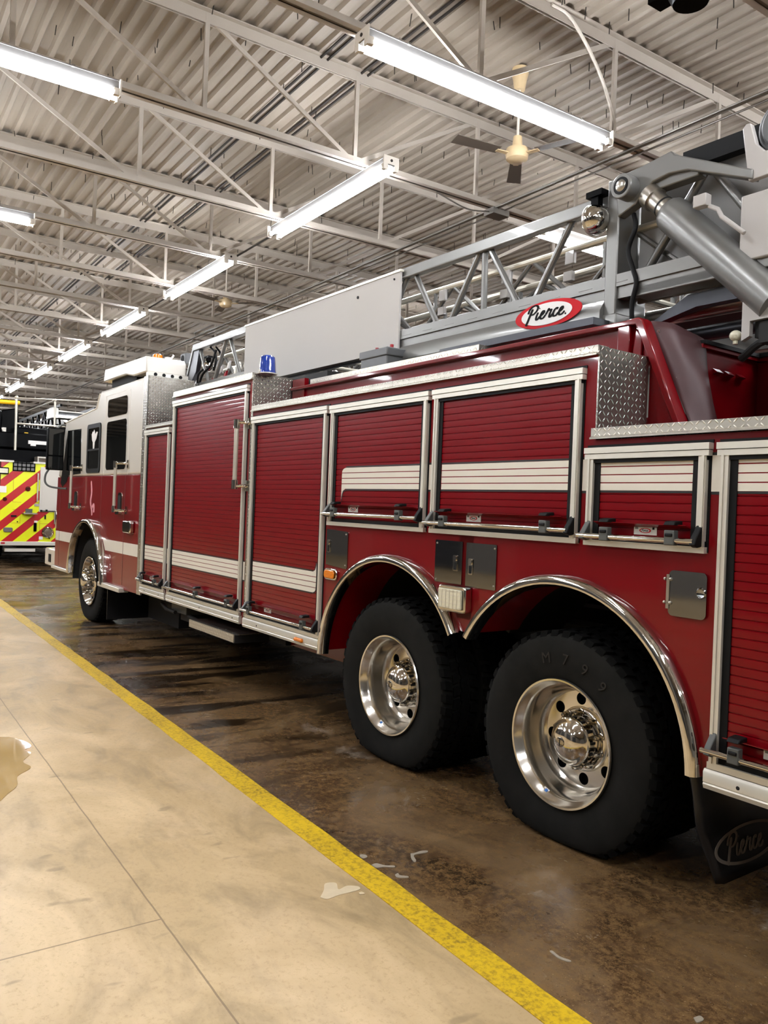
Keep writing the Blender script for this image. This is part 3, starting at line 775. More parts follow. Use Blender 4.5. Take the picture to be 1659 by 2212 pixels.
# wheel flares
def flare(cx, cz, r, a0, a1, w=.062, yout=-.05):
    f = MB(); n = 40
    prof = [(r-.02, .02), (r-.014, yout+.012), (r-.008, yout), (r+.018, yout-.004), (r+.034, yout+.01), (r+.040, yout+.03), (r+.040, .004), (r, .004)]
    f.lathe(prof, (cx, 0, cz), n, 0, 'y', math.radians(a0), math.radians(a1))
    m = n+1; k = len(prof)
    f.f += [tuple(i*m for i in range(k)), tuple(i*m+n for i in reversed(range(k)))]; f.m += [0, 0]
    return f
for cx, a0, a1 in ((WX[1], 30, 177.5), (WX[0], 2.0, 149.5)):
    part(flare(cx, .53, .74, a0, a1), 'wheel_flare', M['chrome'], ang=50)
o = part(flare(FWX, .53, .745, 1, 178, yout=-.075), 'wheel_flare', M['chrome'], ang=50)

# wheels
def tire(cx, y0, R, W, cz, mb):
    prof = [(.300, .028), (.312, .018), (.335, .012), (.37, .003), (.405, -.001), (.44, -.001), (.475, .004), (.496, .010), (.505, .017), (.511, .034)]
    k = (R-.016)/.511
    pr = [(r if r < .33 else .33+(r-.33)*((R-.016)-.33)/(.511-.33), y) for r, y in prof]
    pr = pr + [(r, W-y) for r, y in reversed(pr)]
    mb.lathe([(r, y0+y) for r, y in pr], (cx, 0, cz), 72, 0)
    n = 46
    for row, (ya, yb, ph, da) in enumerate(((.012, .078, 0, .62), (.088, .135, .5, .66), (.145, .19, 0, .66), (W-.135-.01, W-.088-.01, .5, .66), (W-.078, W-.012, 0, .62))):
        for i in range(n):
            a0 = 2*PI*(i+ph)/n; a1 = a0+2*PI/n*da; am = (a0+a1)/2
            r0, r1 = R-.03, R
            vs = []
            for a in (a0, am, a1):
                for rr in (r0, r1):
                    for yy in (ya + (.012 if rr == r1 and row in (0,) else 0), yb - (.012 if rr == r1 and row == 4 else 0)):
                        sk = (.35 if row % 2 else -.35)*(yy-(ya+yb)/2)
                        vs.append((cx+rr*math.cos(a+sk), y0+yy, cz+rr*math.sin(a+sk)))
            fs = [(0,1,3,2), (8,10,11,9)]
            for s_ in (0, 4): fs += [(s_+2, s_+3, s_+7, s_+6), (s_+0, s_+2, s_+6, s_+4), (s_+1, s_+5, s_+7, s_+3)]
            mb.add(vs, fs, 1)
    zl = min(v[2] for v in mb.v); zt_ = .035
    mb.v = [(x, y, z if z > zt_ else .002+(z-zl)*(zt_-.002)/(zt_-zl)) for x, y, z in mb.v]
    return mb
CZ = .487; TR_ = .547
def hub_nuts(w, cx, yb, r, n, rad, ln, cz=CZ):
    for i in range(n):
        a = 2*PI*(i+.5)/n; x, z = cx+r*math.cos(a), cz+r*math.sin(a)
        q = MB().lathe([(rad*1.25, 0), (rad*1.25, -.008), (rad, -.010), (rad*.92, -ln*.7), (rad*.6, -ln*.95), (.001, -ln)], (x, yb, z), 10)
        sub(q, 'lug_nut', M['lug'], w)
def rear_wheel(cx, letters):
    rm = MB().lathe([(.300, .06), (.308, .028), (.315, .016), (.311, .008), (.302, .010), (.292, .030), (.280, .044), (.272, .060), (.268, .10), (.262, .15), (.250, .178), (.240, .186), (.236, .190)], (cx, 0, CZ), 72)
    holes = [[(.197*math.cos(a)+.030*math.cos(t), .197*math.sin(a)+.030*math.sin(t)) for t in [2*PI*i/18 for i in range(18)]] for a in [math.radians(5+45*k) for k in range(8)]]
    rm.holed([(.236*math.cos(2*PI*i/72), .236*math.sin(2*PI*i/72)) for i in range(72)], holes, lambda a, b, c: (cx+a, .190+c, CZ+b), .014)
    rm.lathe([(.160, .1895), (.152, .176), (.142, .172), (.122, .174), (.114, .182), (.10, .19)], (cx, 0, CZ), 48)
    w = part(rm, 'wheel', M['alloy'], ang=40)
    sub(MB().lathe([(.24, .24), (.001, .24)], (cx, 0, CZ), 32).lathe([(.24, .205), (.24, .24)], (cx, 0, CZ), 32), 'hole_shade', M['hole'], w)  # black cup behind the hand holes, painting the dark inside them
    hb = MB().lathe([(.112, .185), (.108, .150), (.105, .110), (.116, .108), (.118, .098), (.114, .090), (.106, .086), (.098, .074), (.080, .058), (.055, .046), (.030, .041), (.001, .040)], (cx, 0, CZ), 48)
    for k in range(12):
        a = 2*PI*k/12+.1; hb.box(cx+.1085*math.cos(a)-.006, cx+.1085*math.cos(a)+.006, .120, .15, CZ+.1085*math.sin(a)-.006, CZ+.1085*math.sin(a)+.006, 1)
    h = sub(hb, 'hub_cap', [M['chrome'], M['hole']], w, ang=30)
    em = MB().lathe([(.024, .044), (.024, .037), (.021, .0355), (.001, .0355)], (cx-.012, 0, CZ), 24).flat([(cx-.016, CZ-.016), (cx-.012, CZ-.018), (cx-.009, CZ+.016), (cx-.013, CZ+.018)], side(.0352), .001, 1)
    sub(em, 'hub_emblem', [M['lug'], M['seal']], w)
    hub_nuts(w, cx, .176, .134, 10, .016, .055)
    tm = sub(tire(cx, .008, TR_, .30, CZ, MB()), 'tire', [M['tire'], M['tread']], w, ang=30)
    sub(tire(cx, .335, TR_, .29, CZ, MB()), 'inner_tire', [M['tire'], M['tread']], w, ang=30)
    sk = MB().lathe([(.2850, .040), (.2735, .056)], (cx, 0, CZ), 8, 0, 'y', math.radians(246), math.radians(253)).lathe([(.2835, .0405), (.2745, .0535)], (cx, -.0006, CZ), 6, 1, 'y', math.radians(248.5), math.radians(252))
    sk.v = [(cx+(x-cx)*.997, y-.0008, CZ+(z-CZ)*.997) for x, y, z in sk.v]
    sub(sk, 'rim_sticker', [M['logo_white'], M['sticker_blue']], w, recalc=False)
    if letters:
        for ch, a in zip('M799', (103, 86, 69, 52)):
            a = math.radians(a); R_ = .412
            def fn(u, v, d, a=a): r = R_+v; t = a-u/R_; return (cx+r*math.cos(t), .0065-d*3-.0005, CZ+r*math.sin(t))
            sub(MB().text(ch, .075, fn), 'raised_letter', M['letter'], w)
    return w
rear_wheel(WX[0], True); rear_wheel(WX[1], False)
def front_wheel(cx, cz=CZ+.028):
    rm = MB().lathe([(.300, .07), (.308, .03), (.315, .018), (.311, .010), (.302, .012), (.288, .035), (.272, .062), (.262, .085), (.248, .080), (.225, .055), (.205, .036), (.190, .030), (.105, .030), (.100, .02)], (cx, 0, cz), 64)
    w = part(rm, 'wheel', M['chrome'], ang=40)
    hd = MB()
    for k in range(10):
        a = 2*PI*k/10; x, z = cx+.222*math.cos(a), cz+.222*math.sin(a)
        d = Vector((math.cos(a)*.55, -.84, math.sin(a)*.55))
        hd.cyl((x, .053, z), tuple(Vector((x, .053, z))+d*.004), .022, n=14)
    sub(hd, 'hand_holes', M['hole'], w)
    sub(MB().lathe([(.105, .032), (.102, -.03), (.094, -.055), (.072, -.072), (.040, -.080), (.001, -.082)], (cx, 0, cz), 40), 'hub_cap', M['chrome'], w)
    hub_nuts(w, cx, .030, .148, 10, .022, .075, cz)
    sub(tire(cx, .02, TR_+.006, .32, cz, MB()), 'tire', [M['tire'], M['tread']], w, ang=30)
front_wheel(FWX)
for cx in (WX[0], WX[1], FWX):
    w = part(tire(cx, 2.5-.34, TR_, .30, CZ, MB()), 'far_tire', [M['tire'], M['tread']], ang=30)
# underside
ch = MB().box(-12.0, .8, .75, .95, .62, .95).box(-12.0, .8, 1.55, 1.75, .62, .95)
for cx in (WX[0], WX[1]): ch.cyl((cx, .3, CZ), (cx, 2.2, CZ), .09, n=12).sphere((cx, 1.25, CZ), .24)
ch.cyl((FWX, .3, CZ), (FWX, 2.2, CZ), .07, n=12)
ch.box(-9.80, -9.0, .20, .65, .52, .9).box(-9.9, -6.4, .66, 1.9, .30, .62).box(-8.45, -8.1, .25, .5, .40, .62).box(-8.0, -7.75, .22, .5, .36, .62).tube([(-8.5, .2, .47), (-8.2, .14, .45), (-7.9, .12, .45)], .02, 8).tube([(-7.75, .2, .43), (-7.3, .16, .42)], .018, 8).box(-6.2, -5.9, .3, .8, .42, .62)
part(ch, 'chassis', M['dark'])
part(MB().box(-8.12, -7.72, .16, .40, .44, .60), 'grey_tank', M['latch'], bevel=.01)
part(MB().box(-5.9, -4.9, .35, 1.0, .42, .58), 'under_box', M['red'])
stp = part(MB().box(-7.215, -6.245, -.012, .0, .41, .478), 'side_step', M['diamond_trim'], uv=True)
sub(MB().box(-7.215, -6.245, 0, .42, .47, .478), 'tread_plate', M['diamond'], stp, uv=True)
sub(MB().box(-7.20, -6.255, .001, .40, .40, .468), 'step_box', M['dark'], stp)
# mud flaps
def flap(y0, y1, yl):
    f = MB(); n = 14; xs = []
    for i in range(n+1):
        t = i/n; z = .60-.515*t
        x = -1.945+.10*t**1.3+.012*math.sin(t*5)
        ed = y0+.11*t**1.8+.012*math.sin(t*9)
        for y in (ed, ed+.03, y1): f.v.append((x-(.02 if y == ed else 0), y, z))
    for i in range(n):
        for j in range(2):
            k = i*3+j; f.f.append((k, k+1, k+4, k+3)); f.m.append(0)
    o = part(f, 'mud_flap', M['flap'], recalc=False)
    m = o.modifiers.new('Solid', 'SOLIDIFY'); m.thickness = .012; m.offset = 0
    if yl:
        def fn(a, b, c):
            t = (.60-b)/.515; return (-1.945+.10*t**1.3+.012*math.sin(t*5)+.007+c, a, b)
        lg = MB(); script(lg, fn, .352, .205, .0555, shear=.12, w=.20)
        e0 = ell(.375, .212, .245, .075, 44)
        lg.ribbon([(e0+e0[:1], .016)], fn, .016, .002, n=3)
        sub(lg, 'flap_logo', M['flap_logo'], o)
flap(.02, .62, True)
part(MB().box(-9.98, -9.965, .06, .80, .10, .60), 'mud_flap', M['flap'])
part(MB().box(-9.75, -8.75, .50, 2.0, .14, .60), 'light_block', M['dark'])  # added dark block, hides the lit floor beyond the underside
# plates, lamps and hatches on the red side
def plate(name, x0, x1, z0, z1, r, mat='mirror', holes=(), y=-.006, extra=None):
    p = MB().flat(rrect(x0, x1, z0, z1, r), side(0), -y)
    return part(p, name, M[mat], ang=30)
def latch_on(par, x, z):
    l = MB().flat(rrect(x-.018, x+.018, z-.055, z+.035, .006), side(-.006), .004).flat(rrect(x-.011, x+.011, z-.048, z-.005, .004), side(-.010), .001, 1).flat(rrect(x-.013, x+.013, z+.002, z+.030, .005), side(-.010), .006)
    sub(l, 'paddle_latch', [M['chrome'], M['seal']], par)
def screws(par, pts):
    s = MB()
    for x, z in pts: s.sphere((x, -.006, z), .006, 8, 6)
    sub(s, 'screw', M['steel'], par)
p = MB().flat([(-4.825, 1.438), (-4.565, 1.428)] + [(-4.565+.012, 1.42)] + [(-4.553, 1.19), (-4.56, 1.176), (-4.60, 1.176), (-4.825, 1.19)], side(0), .006)
p = part(p, 'access_plate', M['mirror']); latch_on(p, -4.79, 1.33); screws(p, [(-4.575, 1.41), (-4.575, 1.20)])
p = plate('access_plate', -3.622, -3.385, 1.187, 1.428, .006); latch_on(p, -3.44, 1.315); screws(p, [(-3.605, 1.41), (-3.605, 1.20)])
p = plate('access_plate', -3.352, -3.112, 1.183, 1.426, .006); latch_on(p, -3.31, 1.305); screws(p, [(-3.125, 1.405), (-3.125, 1.205)])
p = MB().flat(rrect(-2.055, -1.878, 1.192, 1.384, .022), side(-.006), .006); p = part(p, 'fuel_door', M['mirror'])
h = MB().box(-2.064, -2.050, -.016, -.001, 1.22, 1.365)
for z in (1.245, 1.345):
    h.sphere((-2.045, -.014, z), .008, 8, 6).sphere((-2.080, -.003, z), .007, 8, 6).box(-2.06, -2.04, -.016, -.011, z-.004, z+.004)
sub(h, 'hinge', M['steel'], p)
sub(MB().lathe([(.024, -.0125), (.019, -.017), (.012, -.013), (.001, -.0122)], (-1.902, 0, 1.30), 20, ax='y'), 'finger_pull', M['mirror'], p)
# amber marker
a = part(MB().flat(rrect(-4.828, -4.665, 1.085, 1.165, .03), side(0), .018), 'marker_lamp', M['chrome'], bevel=.006)
sub(MB().flat(rrect(-4.812, -4.682, 1.096, 1.154, .022), side(-.018), .012), 'amber_lens', M['amber'], a, bevel=.006)
# scene lamp
a = MB().prism(rrect(-3.525, -3.295, 1.035, 1.180, .018), 'y', -.055, 0)
a = part(a, 'scene_lamp', M['chrome'], bevel=.008)
sub(MB().flat(rrect(-3.510, -3.312, 1.052, 1.163, .012), side(-.056), .012), 'lens', M['lens'], a, bevel=.004)
g = MB()
for k in range(7): g.box(-3.505+k*.0315, -3.503+k*.0315, -.0695, -.068, 1.055, 1.160)
for k in range(5): g.box(-3.508, -3.314, -.0695, -.068, 1.062+k*.022, 1.064+k*.022)
sub(g, 'lens_grid', M['handrail'], a)

def grab(x, z0, z1, side_dx, r=.019):
    g = part(MB().tube([(x, -.095, z0), (x, -.095, z1)], r, 14), 'grab_rail', M['handrail'])
    for z in (z0, z1):
        s = 1 if z == z1 else -1
        c = MB().tube([(x, -.095, z-s*.045), (x, -.095, z+s*.03)], r*1.4, 14).tube([(x, -.095, z+s*.005), (x+side_dx, -.045, z+s*.004), (x+side_dx, -.002, z)], .014, 10, smooth=4).box(x+side_dx-.022, x+side_dx+.022, -.012, 0, z-.045, z+.045)
        sub(c, 'rail_stanchion', M['chrome'], g)
grab(-6.165, 1.74, 2.26, .06)
# ---- cab
cr = [(-12.33, .585), (-12.33, 1.40), (-12.30, 1.865), (-8.745, 1.865), (-8.745, .552), (-9.18, .545), (-9.86, .56)] + arc(FWX, .53, .755, 2, 176, 28) + [(-11.38, .58)]
cl = part(MB().prism(cr, 'y', .0, .50).prism(cr, 'y', 2.0, 2.5).box(-12.33, -8.745, .50, 2.0, .75, 1.865), 'cab_body', M['red'], bevel=.012)
wl = MB(); p1 = arc(FWX, .53, .750, 184, -4, 22); wl.prism(p1+arc(FWX, .53, .754, -4, 184, 22), 'y', .01, .85)
sub(wl, 'wheel_well', M['dark'], cl)
for x0, x1 in ((-12.31, -11.20), (-10.02, -9.27), (-9.255, -8.745)):
    pol = [(x0, .955), (x1, .955), (x1, 1.09), (x0, 1.09)]
    if x1 == -11.20: pol = [(x0, .955), (-11.27, .955), (-11.16, 1.09), (x0, 1.09)]
    if x0 == -10.02: pol = [(-9.93, .955), (x1, .955), (x1, 1.09), (-10.04, 1.09)]
    sub(MB().flat(pol, side(0), .002), 'white_band', M['stripe'], cl)
for x, z0, z1 in ((-10.17, 1.06, 1.865), (-9.262, .60, 1.865), (-12.116, .6, 1.7)): sub(MB().box(x-.006, x+.006, -.0025, 0, z0, z1), 'door_seam', M['seam'], cl)
cu = [(-12.30, 1.865), (-11.97, 2.655), (-10.50, 2.745), (-10.36, 2.935), (-8.745, 2.945), (-8.745, 1.865)]
cu_ = part(MB().prism(cu, 'y', .0, 2.5), 'cab_upper', M['white'], bevel=.03)
sm_ = MB()
sm_.tube([(-11.97, .004, 2.640), (-10.50, .004, 2.728), (-10.38, .004, 2.90)], .012, 8)
sm_.box(-10.10, -9.20, -.002, 0, 2.845, 2.851).box(-10.106, -10.10, -.002, 0, 1.87, 2.85).box(-9.20, -9.194, -.002, 0, 1.87, 2.85)
sub(sm_, 'door_seam', M['stripe'], cu_)
def pane(poly, frame=None, name='side_window'):
    q = part(MB().flat(poly, side(-.001), .004), name, M['glass'])
    if frame: sub(MB().holed(rrect(*frame[0], .05), [rrect(*frame[1], .035)], side(-.002), .012), 'window_frame', M['seal'], q)
    return q
pane(rrect(-10.025, -9.285, 1.935, 2.52, .05)); pane(rrect(-10.015, -9.28, 2.575, 2.79, .05))
fwn = pane([(-11.83, 2.515), (-11.16, 2.505), (-11.12, 1.905), (-11.74, 1.885), (-11.80, 1.80), (-12.02, 1.72), (-12.13, 1.78)])
sub(MB().flat([(-11.60, 2.50), (-11.52, 2.50), (-11.47, 1.90), (-11.56, 1.90)], side(-.005), .001), 'door_post_glimpse', M['latch'], fwn)
mwn = pane(rrect(-10.80, -10.295, 1.94, 2.50, .05), ((-10.84, -10.26, 1.905, 2.535), (-10.785, -10.31, 1.96, 2.48)))
sub(MB().box(-10.80, -10.30, -.014, -.004, 2.19, 2.215), 'sash_bar', M['seal'], mwn)
sk = MB().flat([(-10.62, 2.44), (-10.66, 2.40), (-10.64, 2.33), (-10.60, 2.30), (-10.585, 2.20), (-10.53, 2.20), (-10.515, 2.30), (-10.45, 2.34), (-10.40, 2.42), (-10.44, 2.43), (-10.51, 2.40), (-10.53, 2.44), (-10.56, 2.46), (-10.585, 2.43)], side(-.005), .0015)
sub(sk, 'window_sticker', M['logo_white'], mwn)
grab(-11.22, 1.46, 1.98, .17); grab(-9.345, 1.46, 1.99, .17)
for x in (-11.28, -9.40):
    q = MB().flat(rrect(x-.10, x+.05, 1.405, 1.66, .04), side(0), .008).flat(rrect(x-.085, x+.015, 1.45, 1.63, .03), side(-.008), .002, 1).flat(rrect(x-.09, x+.04, 1.405, 1.45, .015), side(-.008), .03)
    part(q, 'door_latch', [M['chrome'], M['seal']])
part(MB().prism(rrect(-9.17, -8.90, 1.205, 1.345, .03), 'y', -.05, 0), 'side_vent', M['chrome'], bevel=.012)
rib = MB().ribbon([[(-10.62, 1.80), (-10.58, 1.66), (-10.62, 1.54), (-10.56, 1.46), (-10.47, 1.50), (-10.46, 1.40)], [(-10.60, 1.48), (-10.55, 1.42), (-10.54, 1.36)]], side(0), .045, .002)
sub(rib, 'ribbon_emblem', simple('pink_ribbon_film', '#d9929a', .4), cl)
cs = MB().box(-10.00, -9.19, -.06, .06, .515, .57); part(cs, 'cab_step', M['alu'], bevel=.008)
cs = MB().box(-12.40, -11.42, -.03, .06, .535, .58); part(cs, 'cab_step', M['alu'], bevel=.008)
bp = MB().box(-13.0, -12.33, .02, 2.48, .54, .80); bp = part(bp, 'front_bumper', M['white'], bevel=.02)
sub(MB().box(-12.75, -12.62, .012, .022, .60, .72).box(-12.34, -12.328, .06, .4, .56, .78), 'bumper_slot', M['seal'], bp)
hl = MB().box(-12.345, -12.30, -.012, .10, 1.12, 1.38); hl = part(hl, 'headlamp_bezel', M['chrome'], bevel=.01)
part(MB().box(-12.335, -12.32, .2, 2.3, 1.95, 2.0).add([(-12.27, .25, 1.97), (-12.27, 2.25, 1.97), (-12.02, 2.25, 2.58), (-12.02, .25, 2.58)], [(0, 1, 2, 3)]), 'windscreen', M['glass'])
# mirror on its arm
mr = part(MB().box(-12.0, -11.9, -.25, -.03, 1.955, 2.55), 'mirror_housing', M['black'], bevel=.012)
sub(MB().box(-11.902, -11.898, -.238, -.042, 2.165, 2.535).box(-11.902, -11.898, -.238, -.042, 1.97, 2.145), 'mirror_glass', M['glass'], mr)
sub(MB().tube([(-11.93, -.22, 1.96), (-11.93, -.26, 1.88), (-11.93, -.26, 1.78), (-11.90, -.20, 1.72), (-11.86, -.05, 1.70), (-11.80, .0, 1.70)], .014, 8, smooth=5).tube([(-11.95, -.14, 2.54), (-12.0, -.05, 2.60), (-12.0, .02, 2.60)], .014, 8, smooth=5), 'mirror_arm', M['latch'], mr)
# white roof unit with amber lamp
ru = MB().prism([(-10.21, 3.03), (-10.16, 3.185), (-8.70, 3.165), (-8.66, 3.12), (-8.66, 2.985), (-9.10, 2.985), (-9.35, 3.03)], 'y', -.015, .44)
ru = part(ru, 'roof_unit', M['white'], bevel=.015)
sub(MB().box(-10.0, -9.1, .03, .43, 2.945, 3.034), 'unit_gap_shade', M['hole'], ru)  # black block standing in for shade beneath the overhanging unit
rb = MB().box(-8.70, -8.645, .0, .46, 2.94, 2.99)
for k in range(4): rb.cyl((-8.646, .085+.095*k, 2.966), (-8.642, .085+.095*k, 2.966), .020, n=16, mi=1)
sub(rb, 'vent_strip', [M['white'], M['hole']], ru)
sub(MB().lathe([(.001, .085), (.03, .085), (.055, .07), (.06, .02), (.062, 0), (.001, 0)], (-8.98, .22, 3.168), 20, 0, 'z'), 'amber_lamp', M['amber'], ru)
sub(MB().box(-8.95, -8.90, .30, .35, 3.165, 3.22).tube([(-8.9, .33, 3.17), (-8.85, .36, 3.24)], .012, 8), 'white_bracket', M['logo_white'], ru)

# ---- aerial ladder
def vplate(poly, y0, y1, name, mat, **k): return part(MB().prism(poly, 'y', y0, y1), name, M[mat], **k)
Y0 = .60
def rail(y, s):       # s = +1: thickness goes inwards (near side)
    a, c = (y, y+s*.07) if s > 0 else (y-.07, y)
    r = MB().box(-8.88, -2.40, a, c, 3.335, 3.405)
    r.prism([(-8.89, 3.405), (-8.855, 3.39), (-9.10, 2.92), (-9.14, 2.92)], 'y', a, c)
    r.box(-8.88, -2.92, y-.008 if s > 0 else y-.02, y+.02 if s > 0 else y+.008, 3.325, 3.340)
    part(r, 'ladder_top_rail', M['ladder'], bevel=.006)
    r = MB().box(-9.15, -2.20, a, c, 2.80, 2.935)
    if s > 0:
        r.prism([(y-.012, 2.865), (y+.02, 2.865), (y+.02, 2.935), (y-.012, 2.935)], 'x', -9.1, -2.2)
        r.prism([(y-.05, 2.745), (y-.05, 2.70), (y-.02, 2.68), (y+.07, 2.68), (y+.07, 2.81), (y-.005, 2.81)], 'x', -4.852, -2.95)
        for i in range(26): r.box(-8.9+i*.24, -8.80+i*.24, y-.0135, y-.010, 2.886, 2.892)
    else: r.box(-9.1, -2.2, a, c, 2.68, 2.81)
    part(MB().prism([(-8.86, 3.38), (-8.72, 3.335), (-8.80, 3.08), (-9.02, 2.90), (-9.10, 2.90)], 'y', a+.01, c-.01), 'ladder_end_plate', M['ladder_dark'])
    part(r, 'ladder_base_rail', M['ladder'], bevel=.006)
    for k in range(8):
        xa = -3.2-.8*k
        for dx in (-.37, .37):
            if xa+dx > -2.95 or xa+dx < -8.9: continue
            part(MB().tube([(xa+(.05 if dx > 0 else -.05), y+s*.035, 3.34), (xa+dx, y+s*.035, 2.86)], .021, 10), 'ladder_truss', M['ladder'])
        if k in (1, 4): part(MB().tube([(xa, y+s*.035, 3.34), (xa+.01, y+s*.035, 2.84)], .021, 10), 'ladder_truss', M['ladder'])
rail(Y0, 1); rail(1.90, -1)
# nested inner sections, rungs
for y, zt, zb, m in ((.76, 3.22, 2.98, 'handrail'), (.86, 3.10, 2.95, 'handrail'), (1.64, 3.10, 2.95, 'ladder'), (1.74, 3.22, 2.98, 'ladder')):
    part(MB().tube([(-8.6, y, zt), (-2.5, y, zt)], .022, 10), 'inner_handrail', M[m])
    part(MB().box(-8.7, -2.4, y-.02, y+.02, zb-.10, zb-.03), 'inner_base_rail', M['ladder_dark'])
    t = MB()
    for k in range(8):
        xa = -2.9-.78*k-.15*(y > 1)
        t.tube([(xa, y, zt), (xa-.34, y, zb-.04)], .016, 8).tube([(xa, y, zt), (xa+.34, y, zb-.04)], .016, 8).tube([(xa-.2, y, zt), (xa-.2, y, zb-.04)], .014, 8)
    part(t, 'inner_lattice', M['ladder'])
t = MB()
for k in range(18): t.tube([(-8.5+k*.345, .68, 2.90), (-8.5+k*.345, 1.82, 2.90)], .017, 8)
part(t, 'ladder_rungs', M['handrail'])
for x in (-7.2, -4.55, -3.9, -3.35):
    part(MB().box(x-.035, x+.035, .72, .75, 3.02, 3.08).box(x-.02, x+.05, .715, .74, 3.12, 3.20), 'roller_block', M['panel_white'], bevel=.004)
part(MB().box(-9.1, -2.3, .95, 1.55, 2.72, 2.76).box(-6.3, -5.6, .42, 2.1, 2.36, 2.70).box(-8.5, -8.1, .7, 1.9, 2.3, 2.7), 'ladder_bed', M['dark'])
part(MB().box(-4.2, -2.9, .44, .66, 2.64, 2.68), 'ladder_underplate', M['ladder_dark'])
# plain sign board
sb = MB().box(-7.46, -4.855, .572, .588, 2.79, 3.376)
sb = part(sb, 'sign_board', M['sign'], label='plain pale grey board on the ladder side')
sub(MB().cyl((-5.42, .572, 3.285), (-5.42, .566, 3.285), .012, n=10).cyl((-4.93, .572, 3.33), (-4.93, .566, 3.33), .008, n=10), 'bolt', M['seal'], sb)
sub(MB().box(-7.47, -4.85, .565, .60, 3.374, 3.392), 'top_edge', M['alu'], sb)
# oval emblem
ov = part(MB().flat(ell(-3.333, 2.788, .262, .080, 48), side(.547), .006), 'oval_emblem', M['logo_red'])
sub(MB().flat(ell(-3.340, 2.789, .200, .064, 48), side(.5405), .003), 'white_field', M['logo_white'], ov)
lg = MB(); script(lg, lambda x, z, w: (x, .537-w, 2.789+(z-2.789)*.84), -3.347, 2.791, .0585, .22, w=.23)
lg.flat(ell(-3.187, 2.765, .005, .005, 10), side(.537), .002)
sub(lg, 'script_lettering', M['logo_black'], ov)
# spotlight, hoses and gear in the ladder
def spotlight(c, r, name='spotlight'):
    x, y, z = c
    s = part(MB().sphere((x, y, z), r, 24, 14, sc=(.9, 1.05, 1)), name, M['chrome'])
    sub(MB().lathe([(r*1.02, -.01), (r*1.06, 0), (r*1.02, .012), (r*.98, 0), (r*1.02, -.01)], (x-.02, y, z), 28, 0, 'x'), 'bezel', M['steel'], s)
    sub(MB().box(x-.02, x+.03, y-.02, y+.02, z+r*.9, z+r*1.55).box(x-.05, x+.06, y-.03, y+.03, z+r*1.5, z+r*1.9), 'bracket', M['black'], s)
spotlight((-3.005, .55, 3.258), .082)
spotlight((-8.62, .68, 3.13), .06)
def hose(pts, r, mat='seal'): part(MB().tube(pts, r, 10, smooth=8), 'hydraulic_hose', M[mat])
hose([(-8.75, .66, 2.72), (-8.80, .64, 2.90), (-8.74, .62, 3.04), (-8.62, .64, 3.10), (-8.50, .66, 3.12)], .013)
hose([(-8.62, .62, 2.72), (-8.66, .6, 2.88), (-8.58, .6, 3.02), (-8.45, .64, 3.12), (-8.36, .66, 3.28)], .013)
hose([(-8.52, .66, 3.33), (-8.40, .66, 3.26), (-8.36, .66, 3.16), (-8.42, .66, 3.06)], .012)
hose([(-8.46, .70, 3.33), (-8.34, .70, 3.24), (-8.32, .70, 3.12)], .011, 'black')
g = MB()
for i, (x, z) in enumerate(((-8.55, 2.96), (-8.40, 3.02), (-8.30, 2.94), (-8.22, 3.04), (-8.66, 2.90))):
    g.prism([(x, z), (x+.05, z+.02), (x+.09, z+.10), (x+.04, z+.08)], 'y', .72, .74, i % 2)
part(g, 'striped_marker', [M['redtrim'], M['logo_white']])
for x, z in ((-8.02, 2.98), (-7.88, 3.02), (-7.76, 2.97), (-7.62, 3.05)): part(MB().cyl((x, .74, z-.06), (x, .74, z+.05), .02, n=10).cyl((x, .74, z+.05), (x, .74, z+.075), .028, n=10), 'valve', M['steel'])
sp = part(MB().box(-9.32, -9.16, .62, .76, 3.22, 3.35), 'siren_speaker', M['battery'], bevel=.01)
sub(MB().cyl((-9.24, .619, 3.285), (-9.24, .616, 3.285), .045, n=18), 'speaker_opening', M['hole'], sp)

# ---- turntable gear at the right
part(MB().box(-2.955, -2.872, .585, .85, 2.60, 3.468).box(-2.975, -2.86, .575, .85, 2.60, 2.72), 'lift_post', M['ladder'], bevel=.008)
hose([(-2.80, .62, 3.25), (-2.755, .58, 3.16), (-2.80, .585, 3.05), (-2.765, .585, 2.94), (-2.74, .585, 2.86), (-2.765, .59, 2.76), (-2.77, .60, 2.66)], .013)
vplate([(-2.90, 3.468), (-2.72, 3.478), (-2.55, 3.500), (-2.53, 3.475), (-2.10, 3.262), (-2.10, 3.215), (-2.45, 3.370), (-2.56, 3.385), (-2.655, 3.372), (-2.715, 3.330), (-2.760, 3.285), (-2.873, 3.245)], .575, .64, 'lift_arm', 'ladder', bevel=.006)
pv = part(MB().cyl((-2.80, .58, 3.375), (-2.80, .50, 3.375), .066, n=28), 'pivot_boss', M['ladder'], bevel=.005)
sub(MB().lathe([(.046, -.001), (.046, -.004), (.044, -.004), (.044, -.001)], (-2.80, .501, 3.375), 24).cyl((-2.80, .5, 3.375), (-2.80, .497, 3.375), .046, n=24), 'pivot_ring', M['seal'], pv)
sub(MB().sphere((-2.80, .503, 3.375), .034, 18, 10, sc=(1, .55, 1)), 'pivot_pin', M['steel'], pv)
A_, B_ = Vector((-2.690, .62, 3.315)), Vector((-1.98, .62, 2.615)); dv = (B_-A_).normalized()
cyl = part(MB().tube([A_+dv*.16, A_+dv*.175, A_+dv*.20, B_], [.078, .088, .092, .092], 28), 'lift_cylinder', M['ladder'])
sub(MB().cyl(A_+dv*.0, A_+dv*.18, .055, n=24).cyl(A_-dv*.02, A_+dv*.035, .066, n=24).cyl(A_+dv*.105, A_+dv*.115, .0565, n=24, mi=1), 'piston_rod', [M['steel'], M['dark']], cyl)
